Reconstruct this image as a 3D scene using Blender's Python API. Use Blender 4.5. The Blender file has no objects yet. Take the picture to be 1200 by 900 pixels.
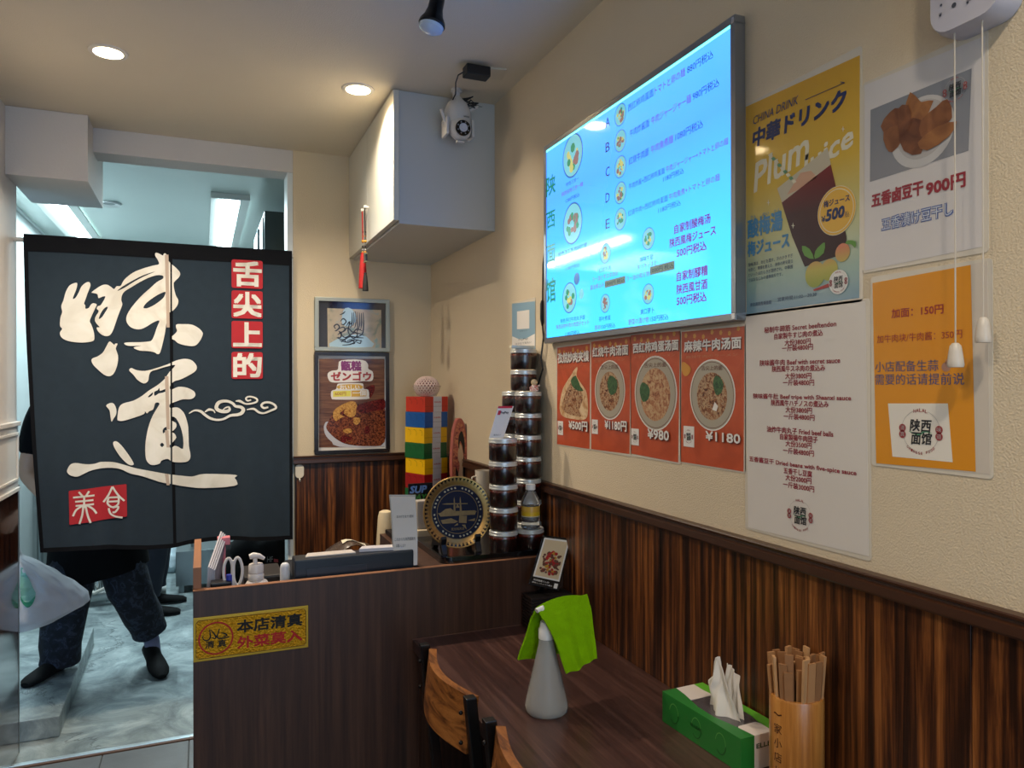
import bpy, bmesh, math, random
from mathutils import Vector, Matrix
random.seed(7)
SC = bpy.context.scene
COL = SC.collection
PI = math.pi
# ------------------------------------------------------------------ camera
F = 870.0; YAW = math.radians(22.65); H = 1.395
fwd0 = Vector((math.sin(YAW), math.cos(YAW), 0)); rt0 = Vector((math.cos(YAW), -math.sin(YAW), 0)); up0 = Vector((0, 0, 1))
_p = math.atan(1 / F); FW = fwd0 * math.cos(_p) + up0 * math.sin(_p); U0 = up0 * math.cos(_p) - fwd0 * math.sin(_p)
_r = math.radians(.14); RT = rt0 * math.cos(_r) - U0 * math.sin(_r); UP = U0 * math.cos(_r) + rt0 * math.sin(_r)
CAMP = Vector((0, 0, H))
cd = bpy.data.cameras.new('camera'); cam = bpy.data.objects.new('camera', cd); COL.objects.link(cam)
cd.sensor_width = 36; cd.lens = 36 * F / 1200; cd.clip_start = .02
m = Matrix((RT, UP, -FW)).transposed().to_4x4(); m.translation = CAMP; cam.matrix_world = m
SC.camera = cam
# ------------------------------------------------------------------ world, exposure, lights
SC.view_settings.view_transform = 'Standard'; SC.view_settings.look = 'None'; SC.view_settings.gamma = 1
SC.view_settings.use_curve_mapping = False
SC.view_settings.exposure = 0.66
SC.cycles.use_denoising = True
SC.cycles.max_bounces = 8; SC.cycles.diffuse_bounces = 4; SC.cycles.glossy_bounces = 4
SC.cycles.transmission_bounces = 8; SC.cycles.transparent_max_bounces = 12
SC.cycles.caustics_reflective = False; SC.cycles.caustics_refractive = False
SC.cycles.sample_clamp_indirect = 4
W = bpy.data.worlds.new('world'); SC.world = W; W.use_nodes = True
W.node_tree.nodes['Background'].inputs[0].default_value = (.35, .62, 1, 1)
W.node_tree.nodes['Background'].inputs[1].default_value = .9
def area(name, loc, rot, size, size_y, power, col, shape='RECTANGLE', spread=PI):
    l = bpy.data.lights.new(name, 'AREA'); l.shape = shape; l.size = size
    if size_y: l.size_y = size_y
    l.energy = power; l.color = col; l.spread = spread
    o = bpy.data.objects.new(name, l); o.location = loc; o.rotation_euler = rot; COL.objects.link(o); return o
DL = ((-.259, 2.527), (.49, 2.523))
LAMP_W = 7.5; WARM = (1, .85, .66)
area('shopfront_daylight', (.16, -2.3, 1.25), (PI / 2, 0, 0), 1.5, 2.1, 12, (.68, .85, 1))
area('shop_light_front', (-.26, .3, 2.38), (0, 0, 0), .1, 0, 4.2, WARM, 'DISK', 2.45)
area('shop_light_front', (.49, .1, 2.38), (0, 0, 0), .1, 0, 4.2, WARM, 'DISK', 2.45)
# ------------------------------------------------------------------ measuring: a pixel of the photo on a real plane of the room
def ray(u, v): return FW + RT * ((u - 600) / F) + UP * ((450 - v) / F)
def onX(u, v, x): d = ray(u, v); return CAMP + d * (x / d.x)
def onY(u, v, y): d = ray(u, v); return CAMP + d * (y / d.y)
def onZ(u, v, z): d = ray(u, v); return CAMP + d * ((z - H) / d.z)
def lin(c): return tuple(((x / 255) / 12.92 if x / 255 <= .04045 else ((x / 255 + .055) / 1.055) ** 2.4) for x in c)
# ------------------------------------------------------------------ materials
MATS = {}
def M(name, col, rough=.5, metal=0, spec=.5, coat=0, var=.08, vs=6, bump=0, bs=60, emit=0, ecol=None, trans=0, alpha=1, sheen=0, ior=1.5):
    if name in MATS: return MATS[name]
    m = bpy.data.materials.new(name); m.use_nodes = True; n = m.node_tree.nodes; l = m.node_tree.links
    b = n['Principled BSDF']; c = lin(col)
    b.inputs['Roughness'].default_value = rough; b.inputs['Metallic'].default_value = metal
    b.inputs['Specular IOR Level'].default_value = spec; b.inputs['Coat Weight'].default_value = coat
    b.inputs['Coat Roughness'].default_value = .08; b.inputs['IOR'].default_value = ior
    b.inputs['Transmission Weight'].default_value = trans; b.inputs['Alpha'].default_value = alpha
    b.inputs['Sheen Weight'].default_value = sheen
    tc = n.new('ShaderNodeTexCoord'); nz = n.new('ShaderNodeTexNoise'); nz.inputs['Scale'].default_value = vs; nz.inputs['Detail'].default_value = 4
    l.new(tc.outputs['Object'], nz.inputs['Vector'])
    mx = n.new('ShaderNodeMix'); mx.data_type = 'RGBA'; l.new(nz.outputs['Fac'], mx.inputs['Factor'])
    mx.inputs['A'].default_value = tuple(x * (1 - var) for x in c) + (1,); mx.inputs['B'].default_value = tuple(min(1, x * (1 + var)) for x in c) + (1,)
    l.new(mx.outputs['Result'], b.inputs['Base Color'])
    if emit:
        b.inputs['Emission Color'].default_value = lin(ecol or col) + (1,); b.inputs['Emission Strength'].default_value = emit
    if bump:
        n2 = n.new('ShaderNodeTexNoise'); n2.inputs['Scale'].default_value = bs; n2.inputs['Detail'].default_value = 3
        l.new(tc.outputs['Object'], n2.inputs['Vector']); bp = n.new('ShaderNodeBump'); bp.inputs['Strength'].default_value = bump; bp.inputs['Distance'].default_value = .004
        l.new(n2.outputs['Fac'], bp.inputs['Height']); l.new(bp.outputs['Normal'], b.inputs['Normal'])
    MATS[name] = m; return m
def ramp(n, stops):
    r = n.new('ShaderNodeValToRGB'); e = r.color_ramp.elements
    while len(e) < len(stops): e.new(.5)
    for i, (p, c) in enumerate(stops): e[i].position = p; e[i].color = lin(c) + (1,)
    return r
def WOOD(name, scale, stops, rough=.35, coat=0, spec=.5, dist=.0, bump=.1, detail=5):
    """streaks: noise stretched by a scale vector (object coordinates)"""
    m = bpy.data.materials.new(name); m.use_nodes = True; n = m.node_tree.nodes; l = m.node_tree.links; b = n['Principled BSDF']
    tc = n.new('ShaderNodeTexCoord'); mp = n.new('ShaderNodeMapping'); mp.inputs['Scale'].default_value = scale
    l.new(tc.outputs['Object'], mp.inputs['Vector'])
    nz = n.new('ShaderNodeTexNoise'); nz.inputs['Scale'].default_value = 1; nz.inputs['Detail'].default_value = detail; nz.inputs['Roughness'].default_value = .68
    nz.inputs['Distortion'].default_value = dist
    l.new(mp.outputs['Vector'], nz.inputs['Vector'])
    r = ramp(n, stops); l.new(nz.outputs['Fac'], r.inputs['Fac']); l.new(r.outputs['Color'], b.inputs['Base Color'])
    b.inputs['Roughness'].default_value = rough; b.inputs['Coat Weight'].default_value = coat; b.inputs['Coat Roughness'].default_value = .12
    b.inputs['Specular IOR Level'].default_value = spec
    if bump:
        bp = n.new('ShaderNodeBump'); bp.inputs['Strength'].default_value = bump; bp.inputs['Distance'].default_value = .002
        l.new(nz.outputs['Fac'], bp.inputs['Height']); l.new(bp.outputs['Normal'], b.inputs['Normal'])
    MATS[name] = m; return m
def BLEND(name, stops, axis, lo, hi, rough=.3, emit=0, noise=.0, coat=0, nscale=5):
    """printed colour gradient along one object axis between lo and hi"""
    m = bpy.data.materials.new(name); m.use_nodes = True; n = m.node_tree.nodes; l = m.node_tree.links; b = n['Principled BSDF']
    tc = n.new('ShaderNodeTexCoord'); sx = n.new('ShaderNodeSeparateXYZ'); l.new(tc.outputs['Object'], sx.inputs[0])
    mr = n.new('ShaderNodeMapRange'); mr.inputs['From Min'].default_value = lo; mr.inputs['From Max'].default_value = hi
    l.new(sx.outputs[axis], mr.inputs['Value'])
    nz = n.new('ShaderNodeTexNoise'); nz.inputs['Scale'].default_value = nscale; l.new(tc.outputs['Object'], nz.inputs['Vector'])
    ad = n.new('ShaderNodeMath'); ad.operation = 'MULTIPLY_ADD'; ad.inputs[1].default_value = noise; l.new(nz.outputs['Fac'], ad.inputs[0]); l.new(mr.outputs['Result'], ad.inputs[2])
    r = ramp(n, stops); l.new(ad.outputs[0], r.inputs['Fac'])
    if emit:
        b.inputs['Base Color'].default_value = (.02, .03, .04, 1); l.new(r.outputs['Color'], b.inputs['Emission Color']); b.inputs['Emission Strength'].default_value = emit
    else: l.new(r.outputs['Color'], b.inputs['Base Color'])
    b.inputs['Roughness'].default_value = rough; b.inputs['Coat Weight'].default_value = coat; b.inputs['Coat Roughness'].default_value = .05
    MATS[name] = m; return m
def FOOD(name, stops, scale=60, rough=.35):
    """mottled print or food: noise and cells through a colour ramp"""
    m = bpy.data.materials.new(name); m.use_nodes = True; n = m.node_tree.nodes; l = m.node_tree.links; b = n['Principled BSDF']
    tc = n.new('ShaderNodeTexCoord'); nz = n.new('ShaderNodeTexNoise'); nz.inputs['Scale'].default_value = scale; nz.inputs['Detail'].default_value = 3; nz.inputs['Distortion'].default_value = 1.2
    l.new(tc.outputs['Object'], nz.inputs['Vector']); r = ramp(n, stops); l.new(nz.outputs['Fac'], r.inputs['Fac']); l.new(r.outputs['Color'], b.inputs['Base Color'])
    b.inputs['Roughness'].default_value = rough
    MATS[name] = m; return m
def paint(name, col, rough=.35): return M(name, col, rough, var=.03)
# ------------------------------------------------------------------ mesh building
class MB:
    def __init__(s): s.v = []; s.f = []
    def add(s, vs, fs):
        k = len(s.v); s.v += [Vector(p) for p in vs]; s.f += [tuple(i + k for i in f) for f in fs]; return s
    def box(s, x0, x1, y0, y1, z0, z1):
        return s.add([(x0, y0, z0), (x1, y0, z0), (x1, y1, z0), (x0, y1, z0), (x0, y0, z1), (x1, y0, z1), (x1, y1, z1), (x0, y1, z1)],
                     [(0, 3, 2, 1), (4, 5, 6, 7), (0, 1, 5, 4), (1, 2, 6, 5), (2, 3, 7, 6), (3, 0, 4, 7)])
    def lathe(s, prof, c=(0, 0, 0), seg=32, axis='z', sx=1, sy=1):
        c = Vector(c); vs = []; n = len(prof)
        for i in range(seg):
            a = 2 * PI * i / seg
            for r, h in prof:
                x, y = r * math.cos(a) * sx, r * math.sin(a) * sy
                p = (x, y, h) if axis == 'z' else ((x, h, y) if axis == 'y' else (h, x, y))
                vs.append(c + Vector(p))
        fs = []
        for i in range(seg):
            j = (i + 1) % seg
            for k in range(n - 1):
                fs.append((i * n + k, j * n + k, j * n + k + 1, i * n + k + 1))
        if prof[0][0] > 1e-5: fs.append(tuple(i * n for i in range(seg))[::-1])
        if prof[-1][0] > 1e-5: fs.append(tuple(i * n + n - 1 for i in range(seg)))
        return s.add(vs, fs)
    def cyl(s, a, b, r, r2=None, seg=16): return s.tube([a, b], [r, r if r2 is None else r2], seg)
    def tube(s, pts, r, seg=8, cap=True):
        pts = [Vector(p) for p in pts]; n = len(pts)
        rs = r if isinstance(r, (list, tuple)) else [r] * n
        vs = []; prev = None
        for i, p in enumerate(pts):
            t = (pts[min(i + 1, n - 1)] - pts[max(i - 1, 0)])
            if t.length < 1e-9: t = Vector((0, 0, 1))
            t.normalize()
            if prev is None: a = t.orthogonal().normalized()
            else:
                a = prev - t * prev.dot(t)
                a = a.normalized() if a.length > 1e-6 else t.orthogonal().normalized()
            prev = a; b = t.cross(a)
            for k in range(seg):
                w = 2 * PI * k / seg; vs.append(p + (a * math.cos(w) + b * math.sin(w)) * rs[i])
        fs = [(i * seg + k, i * seg + (k + 1) % seg, (i + 1) * seg + (k + 1) % seg, (i + 1) * seg + k) for i in range(n - 1) for k in range(seg)]
        if cap: fs += [tuple(range(seg))[::-1], tuple((n - 1) * seg + k for k in range(seg))]
        return s.add(vs, fs)
    def loft(s, rings, cap=True):
        n = len(rings[0]); vs = [p for r in rings for p in r]
        fs = [(i * n + k, i * n + (k + 1) % n, (i + 1) * n + (k + 1) % n, (i + 1) * n + k) for i in range(len(rings) - 1) for k in range(n)]
        if cap: fs += [tuple(range(n))[::-1], tuple((len(rings) - 1) * n + k for k in range(n))]
        return s.add(vs, fs)
    def sheet(s, fn, nu, nv, th=0.0, nrm=None):
        """grid surface fn(u,v); with th a second side offset along its normal"""
        g = [[Vector(fn(i / nu, j / nv)) for j in range(nv + 1)] for i in range(nu + 1)]
        idx = lambda i, j: i * (nv + 1) + j
        vs = [p for r in g for p in r]; fs = [(idx(i, j), idx(i + 1, j), idx(i + 1, j + 1), idx(i, j + 1)) for i in range(nu) for j in range(nv)]
        if th:
            N = len(vs); w = []
            for i in range(nu + 1):
                for j in range(nv + 1):
                    a = g[min(i + 1, nu)][j] - g[max(i - 1, 0)][j]; b = g[i][min(j + 1, nv)] - g[i][max(j - 1, 0)]
                    c = a.cross(b); c = c.normalized() if c.length > 1e-12 else Vector((0, 0, 1)); w.append(g[i][j] - c * th)
            vs += w; fs += [tuple(k + N for k in f[::-1]) for f in fs[:]]
            bd = [idx(i, 0) for i in range(nu + 1)] + [idx(nu, j) for j in range(1, nv + 1)] + [idx(i, nv) for i in range(nu - 1, -1, -1)] + [idx(0, j) for j in range(nv - 1, 0, -1)]
            for q in range(len(bd)):
                a, b = bd[q], bd[(q + 1) % len(bd)]; fs.append((b, a, a + N, b + N))
        return s.add(vs, fs)
    def quad(s, a, b, c, d): return s.add([a, b, c, d], [(0, 1, 2, 3)])
    def slab(s, pts, off):
        """prism from a planar outline and an offset vector"""
        n = len(pts); off = Vector(off); P = [Vector(p) for p in pts]
        return s.add(P + [p + off for p in P], [tuple(range(n)), tuple(range(n, 2 * n))[::-1]] + [((i + 1) % n, i, i + n, (i + 1) % n + n) for i in range(n)])
    def ball(s, c, r, seg=20, rings=12, sc=(1, 1, 1)):
        c = Vector(c); prof = [(max(0, math.sin(PI * i / rings)) * r, -math.cos(PI * i / rings) * r) for i in range(rings + 1)]
        q = MB().lathe(prof, (0, 0, 0), seg); s.add([c + Vector((p.x * sc[0], p.y * sc[1], p.z * sc[2])) for p in q.v], q.f); return s
    def xf(s, mat): s.v = [mat @ p for p in s.v]; return s
    def merge(s, o): return s.add(o.v, o.f)
ORG = {}
def obj(name, mb, mat, parent=None, smooth=False, bevel=0, label=None, kind=None, seg=2, angle=40):
    me = bpy.data.meshes.new(name); o0 = ORG.get(parent.name, Vector()) if parent else Vector()
    me.from_pydata([tuple(p - o0) for p in mb.v], [], mb.f); me.materials.append(mat)
    bm = bmesh.new(); bm.from_mesh(me); bmesh.ops.remove_doubles(bm, verts=bm.verts, dist=1e-6)
    bmesh.ops.recalc_face_normals(bm, faces=bm.faces)
    if bevel: bmesh.ops.bevel(bm, geom=[e for e in bm.edges if len(e.link_faces) == 2 and e.calc_face_angle(0) > .5], offset=bevel, segments=seg, profile=.6, affect='EDGES', clamp_overlap=True)
    if smooth:
        for f in bm.faces: f.smooth = True
        for e in bm.edges:
            if len(e.link_faces) == 2 and e.calc_face_angle(0) > math.radians(angle): e.smooth = False
    bm.to_mesh(me); bm.free()
    o = bpy.data.objects.new(name, me); COL.objects.link(o)
    if parent: o.parent = parent; ORG[o.name] = o0
    if label: o['label'] = label
    if kind: o['kind'] = kind
    return o
def thing(name, label, cat, loc=(0, 0, 0), group=None):
    o = bpy.data.objects.new(name, None); COL.objects.link(o); o.location = loc; o.empty_display_size = .05
    o['label'] = label; o['category'] = cat
    if group: o['group'] = group
    ORG[o.name] = Vector(loc); return o
def tag(o, label, cat, group=None):
    o['label'] = label; o['category'] = cat
    if group: o['group'] = group
    return o
def struct(name, mb, mat, parent=None, **k): return obj(name, mb, mat, parent, kind=None if parent else 'structure', **k)
def dup(root, name=None, loc=None, label=None, group=None):
    r = root.copy(); COL.objects.link(r)
    if loc is not None: r.location = loc
    if label: r['label'] = label
    if group: r['group'] = group
    def kids(a, b):
        for ch in list(a.children):
            c = ch.copy(); COL.objects.link(c); c.parent = b; kids(ch, c)
    kids(root, r); return r
# ------------------------------------------------------------------ flat print: surfaces, lettering, traced shapes
class Surf:
    """a flat face of the room or of an object: o + a*u + b*v, n towards the viewer; meas() measures a photo pixel on it"""
    def __init__(s, o, u, v, n=None):
        s.o = Vector(o); s.u = Vector(u).normalized(); s.v = Vector(v).normalized(); s.n = Vector(n) if n else s.u.cross(s.v)
        s.n.normalize()
    def p(s, a, b, e=0): return s.o + s.u * a + s.v * b + s.n * e
    def meas(s, px, py):
        d = ray(px, py); t = (s.o - CAMP).dot(s.n) / d.dot(s.n); q = CAMP + d * t - s.o
        return q.dot(s.u), q.dot(s.v)
    def scale(s, px, py): d = ray(px, py); return abs((s.o - CAMP).dot(s.n) / d.dot(s.n)) / F
TC = {}
def glyphs(body, bold=0.0, shear=0.0, res=2):
    k = (body, shear)
    if k in TC: return TC[k]
    c = bpy.data.curves.new('t', 'FONT'); c.body = body; c.resolution_u = res; c.shear = shear
    o = bpy.data.objects.new('t', c); COL.objects.link(o)
    dg = bpy.context.evaluated_depsgraph_get(); me = bpy.data.meshes.new_from_object(o.evaluated_get(dg))
    vs = [(v.co.x, v.co.y) for v in me.vertices]; fs = [tuple(p.vertices) for p in me.polygons]
    bpy.data.objects.remove(o); bpy.data.curves.remove(c); bpy.data.meshes.remove(me)
    if vs:
        x0 = min(v[0] for v in vs); x1 = max(v[0] for v in vs); y0 = min(v[1] for v in vs); y1 = max(v[1] for v in vs)
        vs = [((x - x0) / max(1e-6, x1 - x0), (y - y0) / max(1e-6, y1 - y0)) for x, y in vs]
    TC[k] = (vs, fs); return TC[k]
def T(mb, S, body, x0, x1, yb, h, e=.0008, bold=.012, shear=0, rise=0):
    """a level row of lettering: photo columns x0..x1, foot at yb in column x0, height h px there"""
    vs, fs = glyphs(body, bold, shear)
    a0, b0 = S.meas(x0, yb); hh = h * S.scale(x0, yb); a1, _ = S.meas(x1, yb)
    d = a1 - a0
    for q, (ox, oy) in enumerate(heavy(bold, hh)): mb.add([S.p(a0 + x * d + ox, b0 + y * hh + oy + rise * x * d, e + q * 1.5e-5) for x, y in vs], fs)
def heavy(b, h):
    if b <= .001: return ((0, 0),)
    w = b * h * 1.1
    if b < .017: return ((-w / 2, 0), (w / 2, 0))
    return ((-w, -w), (w, -w), (w, w), (-w, w), (0, 0))
def TL(mb, S, body, a0, a1, b0, h, e=.0008, bold=.012, shear=0, rot=0):
    vs, fs = glyphs(body, bold, shear); c, s_ = math.cos(rot), math.sin(rot)
    for q, (ox, oy) in enumerate(heavy(bold, h)): mb.add([S.p(a0 + x * (a1 - a0) * c - y * h * s_ + ox, b0 + y * h * c + x * (a1 - a0) * s_ + oy, e + q * 1.5e-5) for x, y in vs], fs)
def cat(pts, n=3):
    out = []; N = len(pts)
    for i in range(N):
        p0, p1, p2, p3 = [pts[(i + k) % N] for k in (-1, 0, 1, 2)]
        for k in range(n):
            t = k / n; out.append(tuple(.5 * ((2 * p1[j]) + (-p0[j] + p2[j]) * t + (2 * p0[j] - 5 * p1[j] + 4 * p2[j] - p3[j]) * t * t + (-p0[j] + 3 * p1[j] - 3 * p2[j] + p3[j]) * t ** 3) for j in (0, 1)))
    return out
def fill(outlines):
    """outlines with holes -> triangulated (verts2d, faces)"""
    c = bpy.data.curves.new('s', 'CURVE'); c.dimensions = '2D'; c.fill_mode = 'BOTH'
    for o_ in outlines:
        sp = c.splines.new('POLY'); sp.points.add(len(o_) - 1)
        for i, (x, y) in enumerate(o_): sp.points[i].co = (x, y, 0, 1)
        sp.use_cyclic_u = True
    o = bpy.data.objects.new('s', c); COL.objects.link(o)
    me = bpy.data.meshes.new_from_object(o.evaluated_get(bpy.context.evaluated_depsgraph_get()))
    vs = [(v.co.x, v.co.y) for v in me.vertices]; fs = [tuple(p.vertices) for p in me.polygons]
    bpy.data.objects.remove(o); bpy.data.curves.remove(c); bpy.data.meshes.remove(me); return vs, fs
def shape(mb, S, pts, e=.0006, smooth=0, holes=()):
    """pts in photo pixels on S"""
    P = cat(pts, smooth) if smooth else pts
    o = [[S.meas(*q) for q in P]] + [[S.meas(*q) for q in (cat(h, smooth) if smooth else h)] for h in holes]
    vs, fs = fill(o); mb.add([S.p(a, b, e) for a, b in vs], fs)
def disc(mb, S, cx, cy, rp, e=.0006, n=36, sx=1, r_in=0, m=False, a0=0, a1=2 * PI):
    """round print: centre pixel and vertical radius in pixels (or metres when m)"""
    a, b = (cx, cy) if m else S.meas(cx, cy); r = rp if m else rp * S.scale(cx, cy); ri = r_in if m else r_in * r / max(rp, 1e-9)
    full = abs(a1 - a0 - 2 * PI) < 1e-6
    if not ri:
        mb.add([S.p(a + r * sx * math.cos(2 * PI * i / n), b + r * math.sin(2 * PI * i / n), e) for i in range(n)], [tuple(range(n))])
    else:
        vs = []
        for i in range(n + (0 if full else 1)):
            w = a0 + (a1 - a0) * i / n
            vs += [S.p(a + r * sx * math.cos(w), b + r * math.sin(w), e), S.p(a + ri * sx * math.cos(w), b + ri * math.sin(w), e)]
        k = len(vs) // 2
        mb.add(vs, [(2 * i, 2 * ((i + 1) % k), 2 * ((i + 1) % k) + 1, 2 * i + 1) for i in range(k if full else k - 1)])
def rib(mb, S, pts, e=.0006, w=None, px=True):
    """brush line through points (x, y, width)"""
    P = []
    for q in pts:
        a, b = S.meas(q[0], q[1]) if px else (q[0], q[1]); ww = (q[2] if len(q) > 2 else w) * (S.scale(q[0], q[1]) if px else 1); P.append((Vector((a, b)), ww / 2))
    Q = []
    for i in range(len(P) - 1):
        p0 = P[max(i - 1, 0)]; p1 = P[i]; p2 = P[i + 1]; p3 = P[min(i + 2, len(P) - 1)]
        for k in range(4):
            t = k / 4; Q.append((.5 * ((2 * p1[0]) + (p2[0] - p0[0]) * t + (2 * p0[0] - 5 * p1[0] + 4 * p2[0] - p3[0]) * t * t + (3 * p1[0] - p0[0] - 3 * p2[0] + p3[0]) * t ** 3), p1[1] * (1 - t) + p2[1] * t))
    Q.append(P[-1]); vs = []
    for i, (p, r) in enumerate(Q):
        t = Q[min(i + 1, len(Q) - 1)][0] - Q[max(i - 1, 0)][0]; t = t.normalized() if t.length > 1e-9 else Vector((1, 0)); nn = Vector((-t.y, t.x)) * r
        vs += [S.p(p.x + nn.x, p.y + nn.y, e), S.p(p.x - nn.x, p.y - nn.y, e)]
    mb.add(vs, [(2 * i, 2 * i + 1, 2 * i + 3, 2 * i + 2) for i in range(len(Q) - 1)])
def rrect(a0, a1, b0, b1, r, n=4):
    out = []
    for cx, cy, s0 in ((a1 - r, b1 - r, 0), (a0 + r, b1 - r, PI / 2), (a0 + r, b0 + r, PI), (a1 - r, b0 + r, 1.5 * PI)):
        for i in range(n + 1): w = s0 + PI / 2 * i / n; out.append((cx + r * math.cos(w), cy + r * math.sin(w)))
    return out
def card(name, S, pts, th, mat, parent, e=0, px=True, **k):
    """a sheet of real thickness th standing e proud of surface S"""
    P = [S.meas(*q) for q in pts] if px else pts
    return obj(name, MB().slab([S.p(a, b, e) for a, b in P], S.n * th), mat, parent, **k)

# ================================================================== room shell
Yb = 3.289; Xr = .97; Xl = -.65; ZC = 2.4
m_paper = M('wallpaper_cream', (216, 200, 172), .75, var=.02, bump=.4, bs=330, spec=.3)
m_paper2 = M('wallpaper_cream_back', (214, 198, 168), .75, var=.02, bump=.25, bs=300, spec=.3)
m_ceil = M('ceiling_paper', (216, 205, 184), .85, var=.02, bump=.3, bs=240, spec=.2)
m_white = M('white_wallpaper', (206, 202, 198), .7, var=.02, bump=.15, bs=150, spec=.3)
m_zebra = WOOD('zebrano_wainscot', (58, 58, 1.5), [(.30, (14, 7, 4)), (.43, (42, 21, 10)), (.51, (80, 43, 20)), (.61, (128, 76, 36)), (.69, (158, 102, 54)), (.8, (90, 50, 24))], .36, spec=.45, dist=.35, bump=.25, detail=6)
m_rail = M('dark_brown_rail', (62, 36, 22), .33, var=.12, vs=20)
m_walnut = WOOD('walnut_laminate', (70, 70, 2.2), [(.25, (44, 26, 18)), (.5, (66, 42, 30)), (.75, (88, 59, 43))], .42, dist=.3, bump=.1)
m_table = WOOD('table_laminate', (60, 2.0, 60), [(.28, (46, 28, 25)), (.5, (66, 42, 37)), (.72, (94, 66, 58))], .3, coat=.25, dist=.3, bump=.08)
m_walledge = M('raw_board_edge', (146, 98, 66), .5)

struct('ceiling', MB().box(-.8, 1.1, -2.4, Yb + .13, ZC, ZC + .06), m_ceil)
wr = struct('wall_right', MB().box(Xr, Xr + .1, -2.4, Yb + .13, 0, ZC), m_paper)
ys = [-2.4, -1.55, -.645, -.2, .25, .69, 1.13, 1.43, 1.865, 2.31, 2.75, Yb]
for a, b in zip(ys, ys[1:]): struct('panel', MB().box(.962, Xr, a + .0006, b - .0006, .0, 1.072), m_zebra, wr, bevel=.0006, seg=1)
def rail(y0, y1): return MB().loft([[(Xr - d, y, z) for d, z in ((0, 1.071), (.020, 1.071), (.022, 1.0745), (.021, 1.087), (.016, 1.0895), (.0155, 1.0935), (.020, 1.0955), (.0205, 1.099), (.018, 1.101), (0, 1.101))] for y in (y0, y1)])
struct('trim_1', rail(-2.4, Yb - .02), m_rail, smooth=True, angle=25)
wb = struct('wall_back', MB().box(.36, Xr, Yb, Yb + .13, 0, ZC), m_paper2)
for a, b in ((.364, .66), (.66, .955)): struct('panel', MB().box(a + .0006, b - .0006, Yb - .008, Yb, 0, 1.062), m_zebra, wb, bevel=.0006, seg=1)
struct('trim_2', MB().loft([[(x, Yb - d, z) for d, z in ((0, 1.058), (.020, 1.058), (.022, 1.062), (.021, 1.076), (.016, 1.079), (.0155, 1.0835), (.020, 1.0855), (.0205, 1.09), (.018, 1.092), (0, 1.092))] for x in (.357, Xr - .02)]), m_rail, smooth=True, angle=25)
struct('trim_3', MB().box(Xl, .3595, Yb, Yb + .13, 2.305, ZC - .001), m_white)
zb = onY(102, 212.5, 3.145).z
struct('trim_4', MB().box(Xl + .001, -.39, 3.145, 3.6, zb, ZC - .0015), m_white)
struct('trim_5', MB().box(.3365, .3595, Yb + .004, Yb + .13, 0, 2.3045), M('jamb_white', (215, 222, 222), .45))
# left wall: papered above, white moulded dado, glossy dark wainscot below
wl = struct('wall_left', MB().box(Xl - .1, Xl, -2.4, 3.325, 0, ZC), m_white)
m_dado = M('white_dado', (214, 211, 206), .5)
struct('panel', MB().box(Xl, Xl + .006, -2.4, 3.318, 1.0, 1.262), m_dado, wl)
struct('moulding', MB().box(Xl + .006, Xl + .016, -2.4, 3.318, 1.246, 1.262).box(Xl + .006, Xl + .013, -2.4, 3.318, 1.0, 1.014).box(Xl + .006, Xl + .013, 2.3, 3.296, 1.212, 1.222).box(Xl + .006, Xl + .013, 2.3, 3.296, 1.04, 1.05).box(Xl + .006, Xl + .013, 3.287, 3.296, 1.05, 1.212), m_dado, wl, bevel=.002)
m_gloss = WOOD('glossy_dark_wainscot', (30, 30, 1.2), [(.3, (24, 11, 7)), (.5, (58, 28, 15)), (.7, (96, 52, 28))], .06, coat=1, spec=.8, bump=0)
struct('panel', MB().box(Xl, Xl + .005, -2.4, 3.318, .0, .998), m_gloss, wl)
struct('trim_6', MB().box(Xl - .02, Xl + .006, 3.3255, 3.335, 0, 1.02), M('satin_aluminium', (190, 192, 190), .3, 1))
# dining floor of grey stone tiles in front of the kitchen sill
fl = struct('floor', MB().box(-.75, 1.07, -2.4, 3.2, -.05, -.004), M('tile_grout', (70, 72, 72), .8))
m_tile = M('grey_floor_tile', (96, 100, 104), .45, var=.25, vs=9, bump=.2, bs=40)
for i in range(6):
    for j in range(8):
        x = -.65 + .3 * i; y = .79 + .3 * j
        if x < .97: struct('tile', MB().box(x + .002, min(x + .298, .962), y + .002, min(y + .298, 3.19), -.004, 0), m_tile, fl, bevel=.001, seg=1)
struct('trim_7', MB().box(Xl, .36, 3.19, 3.203, -.02, .004), M('sill_wood', (96, 66, 48), .5))
struct('trim_8', MB().box(Xl, .36, 3.203, 3.225, -.02, .008), M('sill_steel', (205, 222, 228), .3, .6), bevel=.002)
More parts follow.
